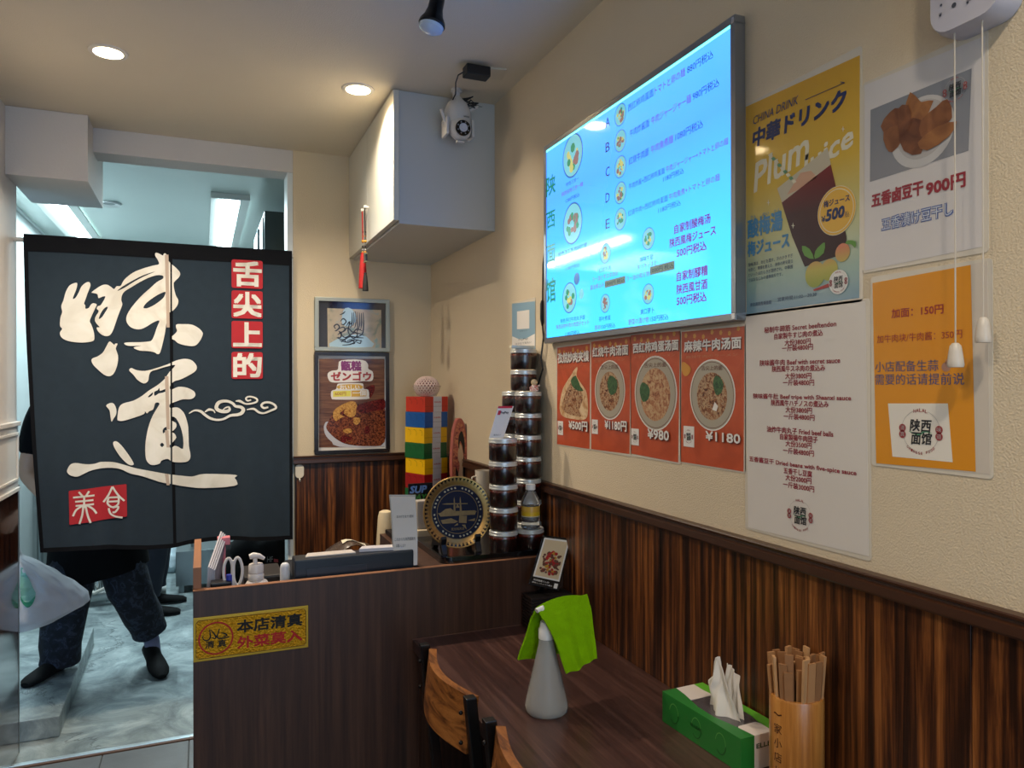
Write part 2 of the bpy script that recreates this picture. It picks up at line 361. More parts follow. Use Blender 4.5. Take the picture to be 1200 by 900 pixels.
# kitchen beyond the door
m_conc = bpy.data.materials.new('wet_concrete'); m_conc.use_nodes = True
def _conc():
    n = m_conc.node_tree.nodes; l = m_conc.node_tree.links; b = n['Principled BSDF']; tc = n.new('ShaderNodeTexCoord')
    nz = n.new('ShaderNodeTexNoise'); nz.inputs['Scale'].default_value = 5; nz.inputs['Detail'].default_value = 9; nz.inputs['Roughness'].default_value = .68; nz.inputs['Distortion'].default_value = .9
    l.new(tc.outputs['Object'], nz.inputs['Vector'])
    r = ramp(n, [(.3, (84, 94, 98)), (.5, (134, 146, 148)), (.7, (180, 190, 190))]); l.new(nz.outputs['Fac'], r.inputs['Fac'])
    vo = n.new('ShaderNodeTexVoronoi'); vo.feature = 'DISTANCE_TO_EDGE'; vo.inputs['Scale'].default_value = 1.3
    mv = n.new('ShaderNodeMix'); mv.data_type = 'VECTOR'; mv.inputs['Factor'].default_value = .3; l.new(tc.outputs['Object'], mv.inputs['A']); l.new(nz.outputs['Color'], mv.inputs['B']); l.new(mv.outputs['Result'], vo.inputs['Vector'])
    r2 = ramp(n, [(0, (60, 64, 66)), (.008, (255, 255, 255))]); l.new(vo.outputs['Distance'], r2.inputs['Fac'])
    mx = n.new('ShaderNodeMix'); mx.data_type = 'RGBA'; mx.blend_type = 'MULTIPLY'; mx.inputs['Factor'].default_value = .75; l.new(r.outputs['Color'], mx.inputs['A']); l.new(r2.outputs['Color'], mx.inputs['B'])
    l.new(mx.outputs['Result'], b.inputs['Base Color']); b.inputs['Roughness'].default_value = .38
    bp = n.new('ShaderNodeBump'); bp.inputs['Strength'].default_value = .5; bp.inputs['Distance'].default_value = .01; l.new(nz.outputs['Fac'], bp.inputs['Height']); l.new(bp.outputs['Normal'], b.inputs['Normal'])
    MATS['wet_concrete'] = m_conc
_conc()
KX0, KX1, KY1, KC = -.98, 1.1, 6.15, 2.42
m_kwall = M('kitchen_steel_wall', (186, 194, 194), .32, .35, var=.06, vs=3)
m_kceil = M('kitchen_ceiling_panel', (196, 210, 206), .35, .1, var=.05, vs=2, spec=.6)
struct('floor.001', MB().box(KX0 - .6, KX1, 3.225, KY1, -.05, .001), m_conc)
struct('ceiling.001', MB().box(KX0 - .1, KX1, Yb + .13, KY1, KC, KC + .05), m_kceil)
struct('trim_9', MB().box(KX0, KX0 + .012, Yb + .14, KY1, KC - .014, KC), M('ceiling_bead', (226, 236, 238), .4))
struct('wall_kitchen_left', MB().box(KX0 - .1, KX0, 3.34, KY1, 0, KC), m_kwall)
struct('wall_kitchen_end', MB().box(KX0, KX1, KY1, KY1 + .1, 0, KC), m_kwall)
struct('wall_kitchen_right', MB().box(KX1, KX1 + .1, Yb + .13, KY1, 0, KC), m_kwall)
for x0, y0, y1 in ((.092, 4.3, 5.75), (-.785, 4.3, 5.75)):
    t = thing('ceiling_lamp', 'long tube lamp on the kitchen ceiling, ' + ('right one, nearer the framed pictures' if x0 > 0 else 'left one, half hidden by the boxed beam'), 'lamp', (x0 + .05, y0, KC - .02), 'tube lamps on the kitchen ceiling')
    mb = MB(); w = .048
    for a, b in ((-w, .0), (.1, .1 + w)): mb.slab([(x0 + a, y0 - .05, KC - .03), (x0 + b, y0 - .05, KC - .012 if a < 0 else KC - .03), (x0 + b, y1 + .05, KC - .012 if a < 0 else KC - .03), (x0 + a, y1 + .05, KC - .03)], (0, 0, .012))
    mb.box(x0 - w, x0 + .1 + w, y0 - .07, y0 - .05, KC - .03, KC - .001).box(x0 - w, x0 + .1 + w, y1 + .05, y1 + .07, KC - .03, KC - .001)
    obj('housing', mb, M('lamp_housing', (205, 212, 208), .4), t)
    obj('tube', MB().loft([[(x0 + .05 + .043 * math.cos(a), y, KC - .018 + .022 * math.sin(a)) for a in [2 * PI * k / 12 for k in range(12)]] for y in (y0, y0 + .01, y1 - .01, y1)]), M('lamp_tube', (255, 255, 255), .4, emit=9, ecol=(222, 248, 255)), t, smooth=True)
    area('tube_light', (x0 + .05, (y0 + y1) / 2, KC - .043), (0, 0, 0), .07, y1 - y0, 23, (.74, .94, 1))
vt = thing('ceiling_vent', 'small round vent on the kitchen ceiling beside the boxed beam', 'vent', onZ(128, 238, KC))
vc = onZ(128, 238, KC); obj('ring', MB().lathe([(.03, -.004), (.06, -.012), (.062, -.002)], vc, 24), M('vent_white', (215, 220, 220), .4), vt, smooth=True)
obj('grille', MB().lathe([(.0, -.006), (.03, -.005)], vc, 16), M('vent_grey', (120, 130, 130), .4), vt)

# ================================================================== right wall: lit menu panel
SW = Surf((Xr - .0018, 0, 0), (0, -1, 0), (0, 0, 1), (-1, 0, 0))
def wallposter(name, label, corners, paper, cat_='poster', film=.006, group=None, filmpts=None):
    pts = [SW.meas(*c) for c in corners]; c = SW.p(sum(p[0] for p in pts) / 4, min(p[1] for p in pts))
    t = thing(name, label, cat_, c, group)
    fp = [SW.meas(*q) for q in filmpts] if filmpts else None
    if not fp:
        a0 = min(p[0] for p in pts) - film; a1 = max(p[0] for p in pts) + film; b0 = min(p[1] for p in pts) - film; b1 = max(p[1] for p in pts) + film
        fp = rrect(a0, a1, b0, b1, .006, 3)
    obj('laminate_film', MB().slab([SW.p(a, b, -.0014) for a, b in fp], SW.n * .0008), M('clear_laminate_edge', (214, 206, 190), .18, var=.03, coat=.6), t)
    obj('paper', MB().slab([SW.p(a, b, -.0005) for a, b in pts], SW.n * .0004), paper, t)
    return t
SP = Surf((.945, 0, 0), (0, -1, 0), (0, 0, 1), (-1, 0, 0))
tv = thing('light_panel', 'large glowing blue backlit menu panel high on the right wall', 'lit sign', (Xr, 1.58, 1.515))
Y0, Y1, Z0, Z1 = 2.012, 1.148, 1.518, 2.106
fr = .014
m_alu = M('panel_aluminium', (150, 152, 155), .32, .8)
mbf = MB().box(.944, .968, Y1, Y0, Z0, Z0 + fr).box(.944, .968, Y1, Y0, Z1 - fr, Z1).box(.944, .968, Y1, Y1 + fr, Z0 + fr, Z1 - fr).box(.944, .968, Y0 - fr, Y0, Z0 + fr, Z1 - fr)
obj('frame', mbf, m_alu, tv, bevel=.0015)
obj('back_plate', MB().box(.955, .9695, Y1 + .003, Y0 - .003, Z0 + .003, Z1 - .003), M('panel_black', (30, 30, 32), .5), tv)
m_scr = BLEND('backlit_blue', [(0, (58, 170, 255)), (.35, (58, 160, 255)), (.75, (60, 128, 255)), (1, (66, 138, 255))], 2, Z0 - 1.515, Z1 - 1.515, .06, emit=1.55, noise=.08, coat=.12)
m_scr.node_tree.nodes['Principled BSDF'].inputs['Specular IOR Level'].default_value = .3
obj('screen', MB().box(.947, .952, Y1 + fr, Y0 - fr, Z0 + fr, Z1 - fr), m_scr, tv)
obj('corner_clip', MB().box(.9435, .947, Y1 + .003, Y1 + .012, Z0 + .003, Z0 + .014).box(.9435, .947, Y1 + .002, Y1 + .010, Z1 - .016, Z1 - .004), M('clip_chrome', (230, 232, 235), .2, .8), tv)
m_glowedge = M('edge_glow', (200, 255, 255), .3, emit=1.1, ecol=(120, 250, 255))
obj('light_strip', MB().box(.9462, .9472, Y1 + fr, Y0 - fr, Z1 - fr - .006, Z1 - fr), m_glowedge, tv)
DK, MG, GR = MB(), MB(), MB()
SS = Surf((.9468, 0, 0), (0, -1, 0), (0, 0, 1), (-1, 0, 0))
def row(y, h, *segs, b=.006):
    x0 = segs[0][1]; a0, b0 = SS.meas(x0, y); hh = h * SS.scale(x0, y)
    for body, xa, xb, mb in segs:
        a, _ = SS.meas(xa, y); c, _ = SS.meas(xb, y); TL(mb, SS, body, a, c, b0, hh, .0003, b)
row(131.7, 9, ('西红柿鸡蛋面', 736, 766, DK), ('トマトと卵の麺', 767.5, 803, MG), ('880円税込', 805.5, 836, DK))
row(161.4, 9, ('牛肉炸酱面', 738, 761, DK), ('牛肉ジャージャー麺', 763.3, 810, MG), ('980円税込', 812, 843, DK))
row(194, 9, ('红烧牛肉面', 737, 760.6, DK), ('牛肉角煮麺', 762.8, 789, MG), ('1080円税込', 791.7, 824, DK))
row(222.5, 7, ('牛肉炸酱+西红柿鸡蛋面', 737, 779, DK), ('牛肉ジャージャー+トマトと卵の麺', 780.5, 853.6, MG))
row(213.6, 7, ('1180円税込', 777.2, 801.4, DK))
row(254, 7, ('红烧牛肉+西红柿鸡蛋面', 736, 782.8, DK), ('牛肉角煮+トマトと卵の麺', 784, 843.6, MG))
row(250.3, 7, ('1180円税込', 771.7, 797.8, DK))
for ch, y in zip('ABCDE', (150, 179, 208, 238, 268.6)): row(y, 11, (ch, 709.8, 714.6, DK), b=.012)
row(219, 4.6, ('特色三合一', 663.5, 678.5, DK)); row(230.7, 5, ('陕西名物三合一麺', 658.4, 683.3, MG)); row(238.2, 5, ('1280円税込', 663, 679.3, DK))
row(301, 5, ('特色手工牛肉焖炒面', 654.4, 688, DK)); row(313, 5, ('陕西名物牛スネ肉煮のジャージャー麺', 650.4, 693.3, MG)); row(317.5, 4.6, ('1180円税込', 663, 679.3, DK))
row(379, 5, ('特色手打牛肉丸子饭', 657, 685.6, DK)); row(386, 5, ('陕西名物牛肉の肉団子セット', 652, 690.4, MG)); row(394.4, 5.5, ('1180円税込', 662.7, 679.3, DK))
row(320, 5.5, ('红烧牛肉', 702, 716, DK)); row(330.7, 5.5, ('ラー油と牛スネ肉の', 694.4, 724.4, MG)); row(340, 5.5, ('醤油煮込み', 692, 708, MG))
row(307.8, 6, ('陕味牛肚', 750, 766, DK)); row(316.7, 6, ('牛ハチノスと', 747, 769.6, MG)); row(330, 6, ('ラー油の和え物', 734.4, 761, MG))
row(377, 5.5, ('茶叶煮蛋', 702, 715.6, DK)); row(387, 5.5, ('茶卵', 697, 703.5, MG), ('150円税込', 704.4, 721, DK))
row(369, 6.5, ('爽口萝卜', 750.7, 766.7, DK)); row(381, 6.5, ('野菜の漬け物', 736.7, 760.4, MG), ('150円税込', 762, 783.3, DK))
B2 = MB()
for body, x0, x1, y, h in (('自家制酸梅汤', 790.4, 832.7, 274.4, 10.5), ('陕西風梅ジュース', 785, 839, 290.7, 10.5), ('500円税込', 793.3, 828, 302, 10.5), ('自家制醪糟', 793.3, 829.3, 330, 11), ('陕西風甘酒', 793.3, 829, 345, 11), ('500円税込', 793.3, 828, 358.5, 11)): row(y, h, (body, x0, x1, B2), b=.022)
for ch, y0, y1, x0, x1 in (('陕', 209, 231, 640.5, 651), ('西', 250, 269, 641, 650.5), ('面', 289, 309, 641, 650.5), ('馆', 328, 355, 640.5, 651)): row(y1, y1 - y0, (ch, x0, x1, GR), b=.02)
# two paper price slips stuck over the print
for x0, x1, y0, h in ((709, 733, 337.5, 8), (762, 790.5, 322.5, 9.5)):
    SL = MB()
    a0, b0 = SS.meas(x0, y0); a1, _ = SS.meas(x1, y0); hh = h * SS.scale(x0, y0); SL.slab([SS.p(a0, b0, .0004), SS.p(a1, b0, .0004), SS.p(a1, b0 + hh, .0004), SS.p(a0, b0 + hh, .0004)], SS.n * .0003)
    TL(DK, SS, '1000円 税込', a0 + .003, a1 - .003, b0 + hh * .2, hh * .6, .0009, .012)
    obj('price_slip', SL, M('slip_paper', (150, 170, 150), .5, emit=.12, ecol=(150, 190, 180)), tv)
def pr(name, c, e=.35): return M('lit_print_' + name, c, .3, var=.05, emit=e * .62)
rs = random.Random(3)
def dish(cx, cy, r, inner=True, food=(0, 1, 2)):
    CI, C2, C3, C4, CB = MB(), MB(), MB(), MB(), MB()
    a, b = SS.meas(cx, cy); R = r * SS.scale(cx, cy)
    disc(CI, SS, a, b, R, .0003, m=True, r_in=R * .93); disc(CB, SS, a, b, R * .93, .0001, m=True)
    for k in range(16):
        w = rs.random() * 2 * PI; q = R * .55 * math.sqrt(rs.random()); mbq = (C2, C3, C4)[food[rs.randrange(len(food))]]
        disc(mbq, SS, a + q * math.cos(w), b + q * math.sin(w) - R * .05, R * (.10 + .14 * rs.random()), .0003 + .00003 * k, m=True, n=7)
    obj('dish_ring', CI, pr('ring', (35, 110, 190), .5), tv); obj('dish_ground', CB, pr('ground', (120, 205, 225), .7), tv)
    for mb_, pr_ in ((C2, pr('brown', (150, 110, 110), .6)), (C3, pr('leaf', (30, 150, 110), .6)), (C4, pr('yellow', (200, 200, 120), .7))):
        if mb_.v: obj('dish_food', mb_, pr_, tv)
dish(671, 182.4, 25.6); dish(671, 261.8, 24.4, food=(0, 1, 0)); dish(667.3, 349, 18)
for y in (134.4, 165, 195.5, 226, 256.7): dish(727.1, y, 13)
dish(709.6, 296.7, 12, food=(0, 0, 2)); dish(760, 279.6, 13, food=(1, 2, 1)); dish(709.3, 355.6, 11, food=(0,)); dish(759.6, 344.4, 12, food=(0, 2))
A = MB(); disc(A, SS, 676, 326.7, 7, .0003); obj('dish_picture', A, pr('ring', (0, 0, 0)), tv)
A = MB(); disc(A, SS, 681.5, 344.4, 6, .0003); obj('dish_picture', A, pr('ground', (0, 0, 0)), tv)
obj('lettering', DK, pr('navy', (10, 30, 70), .12), tv, label='dark blue lettering'); obj('lettering', MG, pr('magenta', (128, 40, 150), .5), tv, label='magenta lettering')
obj('lettering', B2, pr('magenta', (0, 0, 0)), tv, label='bold magenta lettering'); obj('lettering', GR, pr('green', (10, 140, 120), .6), tv, label='green brush lettering')
# cable hanging from the panel
t = thing('power_cable', 'black power cable hanging down beside the glowing menu panel', 'cable', (.955, 2.05, 1.45))
obj('cord', MB().tube([onX(u, v, .96) for u, v in ((639, 290), (636.5, 310), (636, 345), (636, 385), (637, 395), (634, 420), (636, 432), (631, 450), (627, 468), (626, 490), (626, 560))], .0028, 8), M('black_rubber', (14, 14, 15), .4), t, smooth=True)
obj('connector', MB().tube([onX(635.7, v, .958) for v in (352, 356, 374, 382)], [.004, .0075, .0075, .003], 10), M('black_rubber', (14, 14, 15)), t, smooth=True)

# ================================================================== the shop's round emblem, used on several prints
def emblem(t, S, cx, cy, r, e=.0008, bg=None, ring=True):
    a, b = S.meas(cx, cy); R = r * S.scale(cx, cy)
    if bg is not None:
        q = MB(); disc(q, S, a, b, R * 1.02, e - .0002, m=True); obj('emblem_ground', q, bg, t)
    K, RD, G, W_ = MB(), MB(), MB(), MB(); s = R
    rr = R * .95; N = 26
    disc(W_, S, a, b, R * .86, e, m=True, r_in=R * .845, a0=PI * .62, a1=PI * .95, n=10)
    disc(W_, S, a, b, R * .86, e, m=True, r_in=R * .845, a0=PI * .05, a1=PI * .38, n=10)
    disc(W_, S, a, b, R * .80, e, m=True, r_in=R * .785, a0=PI * 1.08, a1=PI * 1.4, n=10)
    disc(W_, S, a, b, R * .80, e, m=True, r_in=R * .785, a0=PI * 1.6, a1=PI * 1.92, n=10)
    for ch, dx, dy in (('陕', -.46, .02), ('西', .04, .0), ('面', -.4, -.5), ('馆', .06, -.48)): TL(K, S, ch, a + dx * R, a + (dx + .44) * R, b + dy * R, .46 * R, e + .0002, .02, .12)
    rib(G, S, [(a - .5 * R, b + .0 * R, .02 * R), (a - .1 * R, b - .12 * R, .07 * R), (a + .2 * R, b + .02 * R, .05 * R), (a + .5 * R, b - .04 * R, .01 * R)], e + .0001, px=False)
    for sx in (-1, 1):
        for k, ch in enumerate('清真' if sx < 0 else '味道'):
            disc(RD, S, a + sx * .80 * R, b + (.12 - .26 * k) * R, R * .155, e + .0003, m=True, n=14); TL(W_, S, ch, a + (sx * .80 - .1) * R, a + (sx * .80 + .1) * R, b + (.03 - .26 * k) * R, .19 * R, e + .0004, 0)
    for k, ch in enumerate('HALAL'):
        w = PI / 2 + (2 - k) * .16; TL(RD, S, ch, a + .8 * R * math.cos(w) - .05 * R, a + .8 * R * math.cos(w) + .05 * R, b + .8 * R * math.sin(w) - .02 * R, .13 * R, e, .02)
    for k, ch in enumerate('CHINESE FOOD'):
        w = 1.5 * PI + (k - 5.5) * .135
        if ch != ' ': TL(RD, S, ch, a + .84 * R * math.cos(w) - .035 * R, a + .84 * R * math.cos(w) + .035 * R, b + .84 * R * math.sin(w) - .05 * R, .1 * R, e, .02)
    obj('emblem', K, paint('emblem_black', (30, 34, 38)), t); obj('emblem', RD, paint('emblem_red', (150, 45, 50)), t)
    obj('emblem', G, paint('emblem_green', (90, 160, 120)), t); obj('emblem', W_, paint('emblem_grey', (170, 168, 165)), t)
m_pw = paint('print_white', (236, 232, 226), .3)

# ---- four orange noodle posters
m_or = FOOD('orange_red_poster', [(.3, (172, 70, 38)), (.55, (200, 88, 52)), (.75, (184, 66, 40))], 9, .3)
P4 = [('poster with the stuffed flatbread priced at 500 yen', [(652.7, 520.3), (690.7, 526.2), (691.3, 402.7), (653.1, 407.6)], '孜然炒肉夹馍', 654, 690, 425.5, 11.5, '¥500円', 667.4, 689, 503, 10.5),
      ('poster with a noodle bowl priced at 1180円, second from the left', [(692.8, 526.2), (737.5, 532), (738.6, 394.3), (692.8, 400.6)], '红烧牛肉汤面', 694.6, 736, 418.5, 11, '¥1180円', 709.7, 735, 503, 11),
      ('poster with the widest noodle bowl, priced at 980 yen', [(739.6, 531.5), (794.5, 542), (796.6, 388), (739.2, 392.8)], '西红柿鸡蛋汤面', 742, 795, 414, 11.5, '¥980', 760, 784.6, 513.5, 11),
      ('poster with a spicy noodle bowl, rightmost of the four orange ones', [(797.9, 541), (871.1, 552.6), (872.2, 382.2), (798.7, 389)], '麻辣牛肉汤面', 802, 868.6, 412.5, 12.5, '¥1180', 828, 868.4, 515.6, 10.5)]
m_brothA = FOOD('noodle_print', [(.32, (70, 34, 26)), (.45, (150, 92, 56)), (.55, (196, 168, 130)), (.66, (120, 62, 44)), (.8, (180, 150, 120))], 90)
m_brothB = FOOD('egg_noodle_print', [(.3, (120, 60, 40)), (.45, (180, 122, 84)), (.6, (206, 176, 134)), (.75, (160, 92, 60))], 80)
m_bowl = paint('print_bowl_rim', (176, 168, 150)); m_leaf = FOOD('herb_print', [(.35, (38, 70, 44)), (.6, (70, 112, 66))], 160)
m_shadow = paint('print_brown', (92, 34, 24)); m_yel = paint('print_amber', (214, 150, 60))
for i, (lb, cn, ttl, x0, x1, yb, h, pri, p0, p1, py, ph) in enumerate(P4):
    t = wallposter('noodle_poster', 'orange laminated ' + lb, cn, m_or, film=.003, group='orange dish posters below the lit panel')
    A, Bk, Wt, Fd, Gn, Ye, Bd = [MB() for _ in range(7)]
    T(Wt, SW, ttl, x0, x1, yb, h, .0006, .03); T(Bk, SW, ttl, x0 + .8, x1 + .8, yb + .9, h, .0003, .05)
    T(Wt, SW, pri, p0, p1, py, ph, .0024, .03); T(Bk, SW, pri, p0 + .6, p1 + .6, py + .6, ph, .0022, .05)
    xa, xb = cn[0][0], cn[1][0]; yt = cn[3][1]
    # autumn leaves along the head of the sheet
    for k in range(7): disc(Ye, SW, xa + (xb - xa) * (.08 + .14 * k), yt + 5 + 2 * (k % 3) - (xb - xa) * .13 * (.08 + .14 * k), 3.2, .0001 + .00003 * k, n=5)
    T(Bd, SW, ('肉のハンバーガー', '紅焼牛肉ラーメン', 'トマトと卵のラーメン', '麻辣牛肉のラーメン')[i], x0 + 2, x1 - 4, yb + (6.5 if i < 3 else 8), 3.6, .0004, 0)
    if i:
        cx, cy, r, ri = ((714.3, 457, 35, 23), (767.7, 460.8, 44, 31), (834.2, 462.9, 42, 28))[i - 1]
        disc(Wt, SW, cx, cy, r, .0004); disc(A, SW, cx, cy, r * .965, .0005); disc(Bk, SW, cx, cy, r * .93, .0006, r_in=r * .915)
        disc(Fd, SW, cx, cy + 1.5, ri, .0007); T(Bk, SW, '舌尖上的面', cx - r * .28, cx + r * .3, cy - r * .68, 5.4, .0008, .015)
        gx, gy = ((718, 452), (756, 460), (842, 452))[i - 1]
        shape(Gn, SW, [(gx - 3, gy - 12), (gx + 3, gy - 9), (gx + 6, gy - 2), (gx + 4, gy + 8), (gx - 2, gy + 11), (gx - 5, gy + 4), (gx - 6, gy - 4)], .0009, 2)
        if i == 3: shape(Ye, SW, [(800, 424), (806, 427), (810, 432), (808, 438), (803, 441), (799, 434)], .0007, 2); shape(Wt, SW, [(838, 471), (842, 476), (840, 482), (835, 480)], .0011)
    else:
        Bn = MB(); shape(Bn, SW, [(656, 474), (660, 455), (668, 442), (674, 432), (677, 431), (676, 441), (683, 452), (688, 462), (689, 485), (684, 492), (672, 491), (662, 489), (657, 484)], .0004, 3)
        obj('flatbread', Bn, FOOD('bread_print', [(.3, (190, 140, 90)), (.6, (226, 200, 160))], 40), t)
        shape(Fd, SW, [(659, 474), (664, 458), (670, 448), (675, 450), (681, 458), (683, 468), (679, 480), (681, 488), (672, 487), (664, 484), (660, 480)], .0006, 3)
        shape(Gn, SW, [(669, 446), (675, 440), (680, 452), (684, 458), (678, 458), (672, 454)], .0007, 2)
    ex = ((657, 501.5), (697.4, 500), (744.5, 512), (807.5, 511.5))[i]; er = (6, 6.2, 7.2, 9)[i]
    a, b = SW.meas(*ex); R = er * SW.scale(*ex); Wt.slab([SW.p(a + sx * R * 1.15, b + sy * R * 1.35, .0008) for sx, sy in ((-1, -1), (1, -1), (1, 1), (-1, 1))], SW.n * .0001)
    emblem(t, SW, ex[0], ex[1], er, .0012)
    obj('lettering', Bk, m_shadow, t, label='brown letter shadows'); obj('lettering', Wt, m_pw, t, label='white lettering and price'); obj('bowl_rim', A, m_bowl, t)
    obj('noodles', Fd, m_brothB if i == 2 else m_brothA, t); obj('herbs', Gn, m_leaf, t); obj('autumn_leaves', Ye, m_yel, t); obj('lettering', Bd, paint('print_tan', (196, 128, 92)), t, label='small tan lettering')

# ---- yellow drink poster
zc = 1.53
m_dr = BLEND('drink_poster_print', [(0, (104, 146, 176)), (.18, (140, 172, 160)), (.42, (196, 190, 120)), (.62, (216, 178, 62)), (1, (206, 158, 40))], 2, 0, .4, .22, noise=.06, coat=.5)
t = wallposter('drink_poster', 'yellow and blue laminated plum juice poster with a tall dark drink', [(874.7, 368.3), (1006.7, 349), (1007.4, 64.7), (873.9, 125.2)], m_dr, film=.004)
NV, CY, WH, DR, IC, RE, YW, LG, PK, SM, ST = [MB() for _ in range(11)]
T(NV, SW, 'CHINA DRINK', 883, 936, 146.5, 9.5, .0006, .006, .25); T(NV, SW, '中華ドリンク', 882.7, 992, 173, 20, .0006, .04, .1)
rib(NV, SW, [(944, 117, .8), (990, 97, .8)], .0006); rib(NV, SW, [(985, 96, .8), (990, 97, .8)], .0006)
def script(mb, body, x0, y0, x1, y1, h, e):
    a0, b0 = SW.meas(x0, y0); a1, b1 = SW.meas(x1, y1); L = math.hypot(a1 - a0, b1 - b0); TL(mb, SW, body, a0, a0 + L, b0, h, e, .02, .3, math.atan2(b1 - b0, a1 - a0))
script(WH, 'Plum', 884, 226, 950, 185, .052, .0004); script(WH, 'Juice', 938, 218, 1003, 176, .046, .0004)
K = lambda X, Y: (870 + X / 4.09, 150 + Y / 4.09)
shape(IC, SW, [K(168, 290), K(410, 95), K(425, 175), K(440, 260), K(195, 370)], .0005)
shape(DR, SW, [K(190, 358), K(425, 175), K(447, 270), K(500, 520), K(500, 600), K(300, 665), K(240, 520)], .0007)
IC2 = MB(); shape(IC2, SW, [K(215, 320), K(280, 215), K(330, 205), K(360, 235), K(260, 300)], .0007)
for k in range(9):
    p = [K(125 + 14 * k, 130 + 15.5 * k), K(139 + 14 * k, 122 + 15.5 * k), K(149 + 14 * k, 134 + 15.5 * k), K(135 + 14 * k, 143 + 15.5 * k)]
    shape((ST if k % 2 else WH), SW, p, .0009)
disc(YW, SW, 980.5, 247, 28, .0010); disc(WH, SW, 980.5, 247, 28.6, .0009); disc(WH, SW, 980.5, 247, 25.5, .0011, r_in=24.6)
T(NV, SW, '梅ジュース', 966, 996.4, 244, 8, .0013, .02); T(NV, SW, '¥', 963.4, 968, 261, 7, .0013, .02); T(NV, SW, '500', 968.5, 990, 259.5, 12.5, .0013, .05, .15); T(NV, SW, '税込', 991, 996, 255, 7, .0013, 0)
T(CY, SW, '酸梅湯', 876.8, 917, 279.6, 21, .0006, .03); T(CY, SW, '梅ジュース', 876.8, 925, 301, 17, .0006, .03)
for b_, xa, xb in (('さん', 40, 68), ('めい', 97, 128), ('たん', 152, 183)): T(CY, SW, b_, 870 + xa / 4.09, 870 + xb / 4.09, 150 + 440 / 4.09 - (xa - 40) * .065, 4.6, .0006, 0)
for k, b_ in enumerate(('酸梅湯は、のどを潤す。汗のかきすぎ', 'を防ぐ、胃腸を整える、身体の熱を取る', 'といったはたらきが期待され、中華圏', 'ではおなじみの健康飲料です。')): T(SM, SW, b_, 877.3, 929.4 - (k == 3) * 12, 312.8 + 6 * k, 4.3, .0006, .004)
T(SM, SW, '東京高田馬場面館', 879.3, 904.2, 359.8, 4.6, .0006, .012); T(SM, SW, '営業時間:11:00—20:30', 911.6, 957.3, 353.7, 5, .0006, .008)
m_plum = BLEND('plum_print', [(0, (120, 150, 60)), (.5, (186, 176, 84)), (1, (214, 110, 96))], 2, .02, .10, .3)
for X, Y, r in ((350, 702, 62), (418, 680, 52), (482, 597, 44)): disc(PK, SW, *K(X, Y), r / 4.09, .0009 + .0001 * (r < 60), sx=.62 / .52 * .9 if 0 else 1)
for l_ in ([(345, 628), (300, 612), (288, 565), (325, 580)], [(350, 628), (352, 590), (378, 560), (398, 550), (392, 600)], [(495, 555), (510, 538), (545, 545), (542, 575), (525, 558)]): shape(LG, SW, [K(*q) for q in l_], .0012, 2)
shape(RE, SW, [K(340, 775), K(415, 745), K(420, 762), K(345, 782)], .0009)
for X, Y in ((245, 468), (127, 358), (485, 5)):
    x, y = K(X, Y); shape(WH, SW, [(x, y - 4), (x + .6, y - .5), (x + 2.4, y), (x + .6, y + .6), (x, y + 4), (x - .6, y + .5), (x - 2.4, y), (x - .6, y - .5)], .0012)
obj('lettering', NV, paint('print_navy', (28, 44, 92)), t, label='navy lettering'); obj('lettering', CY, paint('print_blue', (64, 132, 176)), t, label='light blue lettering'); obj('lettering', WH, paint('print_cream', (226, 218, 190)), t, label='cream script and sparkles')
obj('lettering', SM, paint('print_navy2', (40, 60, 96)), t, label='small dark lettering')
obj('drink', DR, BLEND('plum_drink_print', [(0, (40, 10, 16)), (.5, (62, 12, 18)), (1, (140, 22, 24))], 2, .06, .27, .4), t); obj('ice', IC, paint('print_glass', (196, 186, 160)), t); obj('ice', IC2, paint('print_ice', (206, 160, 130)), t)
obj('straw', ST, paint('print_straw', (96, 150, 110)), t); obj('price_badge', YW, paint('print_badge', (226, 176, 66)), t); obj('plums', PK, m_plum, t); obj('leaves', LG, paint('print_leaf', (98, 150, 62)), t); obj('ribbon', RE, paint('print_ribbon', (170, 60, 56)), t)
emblem(t, SW, 983.2, 330.4, 14, .0016, paint('print_white2', (230, 228, 222)))

# ---- dried tofu poster
t = wallposter('tofu_poster', 'white laminated poster with a plate of brown dried tofu, top right', [(1013, 317), (1151, 289), (1154, 42), (1013, 100)], paint('poster_white_gloss', (212, 208, 206), .16), film=.004)
Q = lambda X, Y: (860 + X / 2.7267, 50 + Y / 2.7267)
A = MB(); shape(A, SW, [Q(435, 445), Q(750, 345), Q(760, 82), Q(437, 215)], .0002); obj('photo_ground', A, BLEND('photo_grey', [(0, (150, 148, 152)), (1, (128, 134, 142))], 2, 0, .3, .25), t)
A = MB(); disc(A, SW, *Q(600, 285), 41, .0005, sx=1.02); obj('plate', A, paint('photo_plate', (196, 194, 192), .25), t)
A = MB(); disc(A, SW, *Q(602, 277), 34, .0007, sx=1.0); obj('plate_well', A, paint('photo_plate2', (180, 176, 174), .25), t)
tf = [[(470, 268), (500, 222), (528, 210), (530, 270), (500, 300)], [(480, 285), (535, 262), (540, 310), (508, 350), (488, 335)], [(545, 235), (565, 158), (600, 190), (640, 185), (600, 260), (560, 262)], [(530, 280), (575, 240), (620, 270), (600, 355), (545, 345)], [(600, 250), (650, 205), (685, 180), (700, 240), (640, 300), (600, 300)], [(590, 320), (650, 270), (715, 252), (690, 300), (620, 345)], [(525, 215), (560, 200), (570, 260), (535, 300)]]
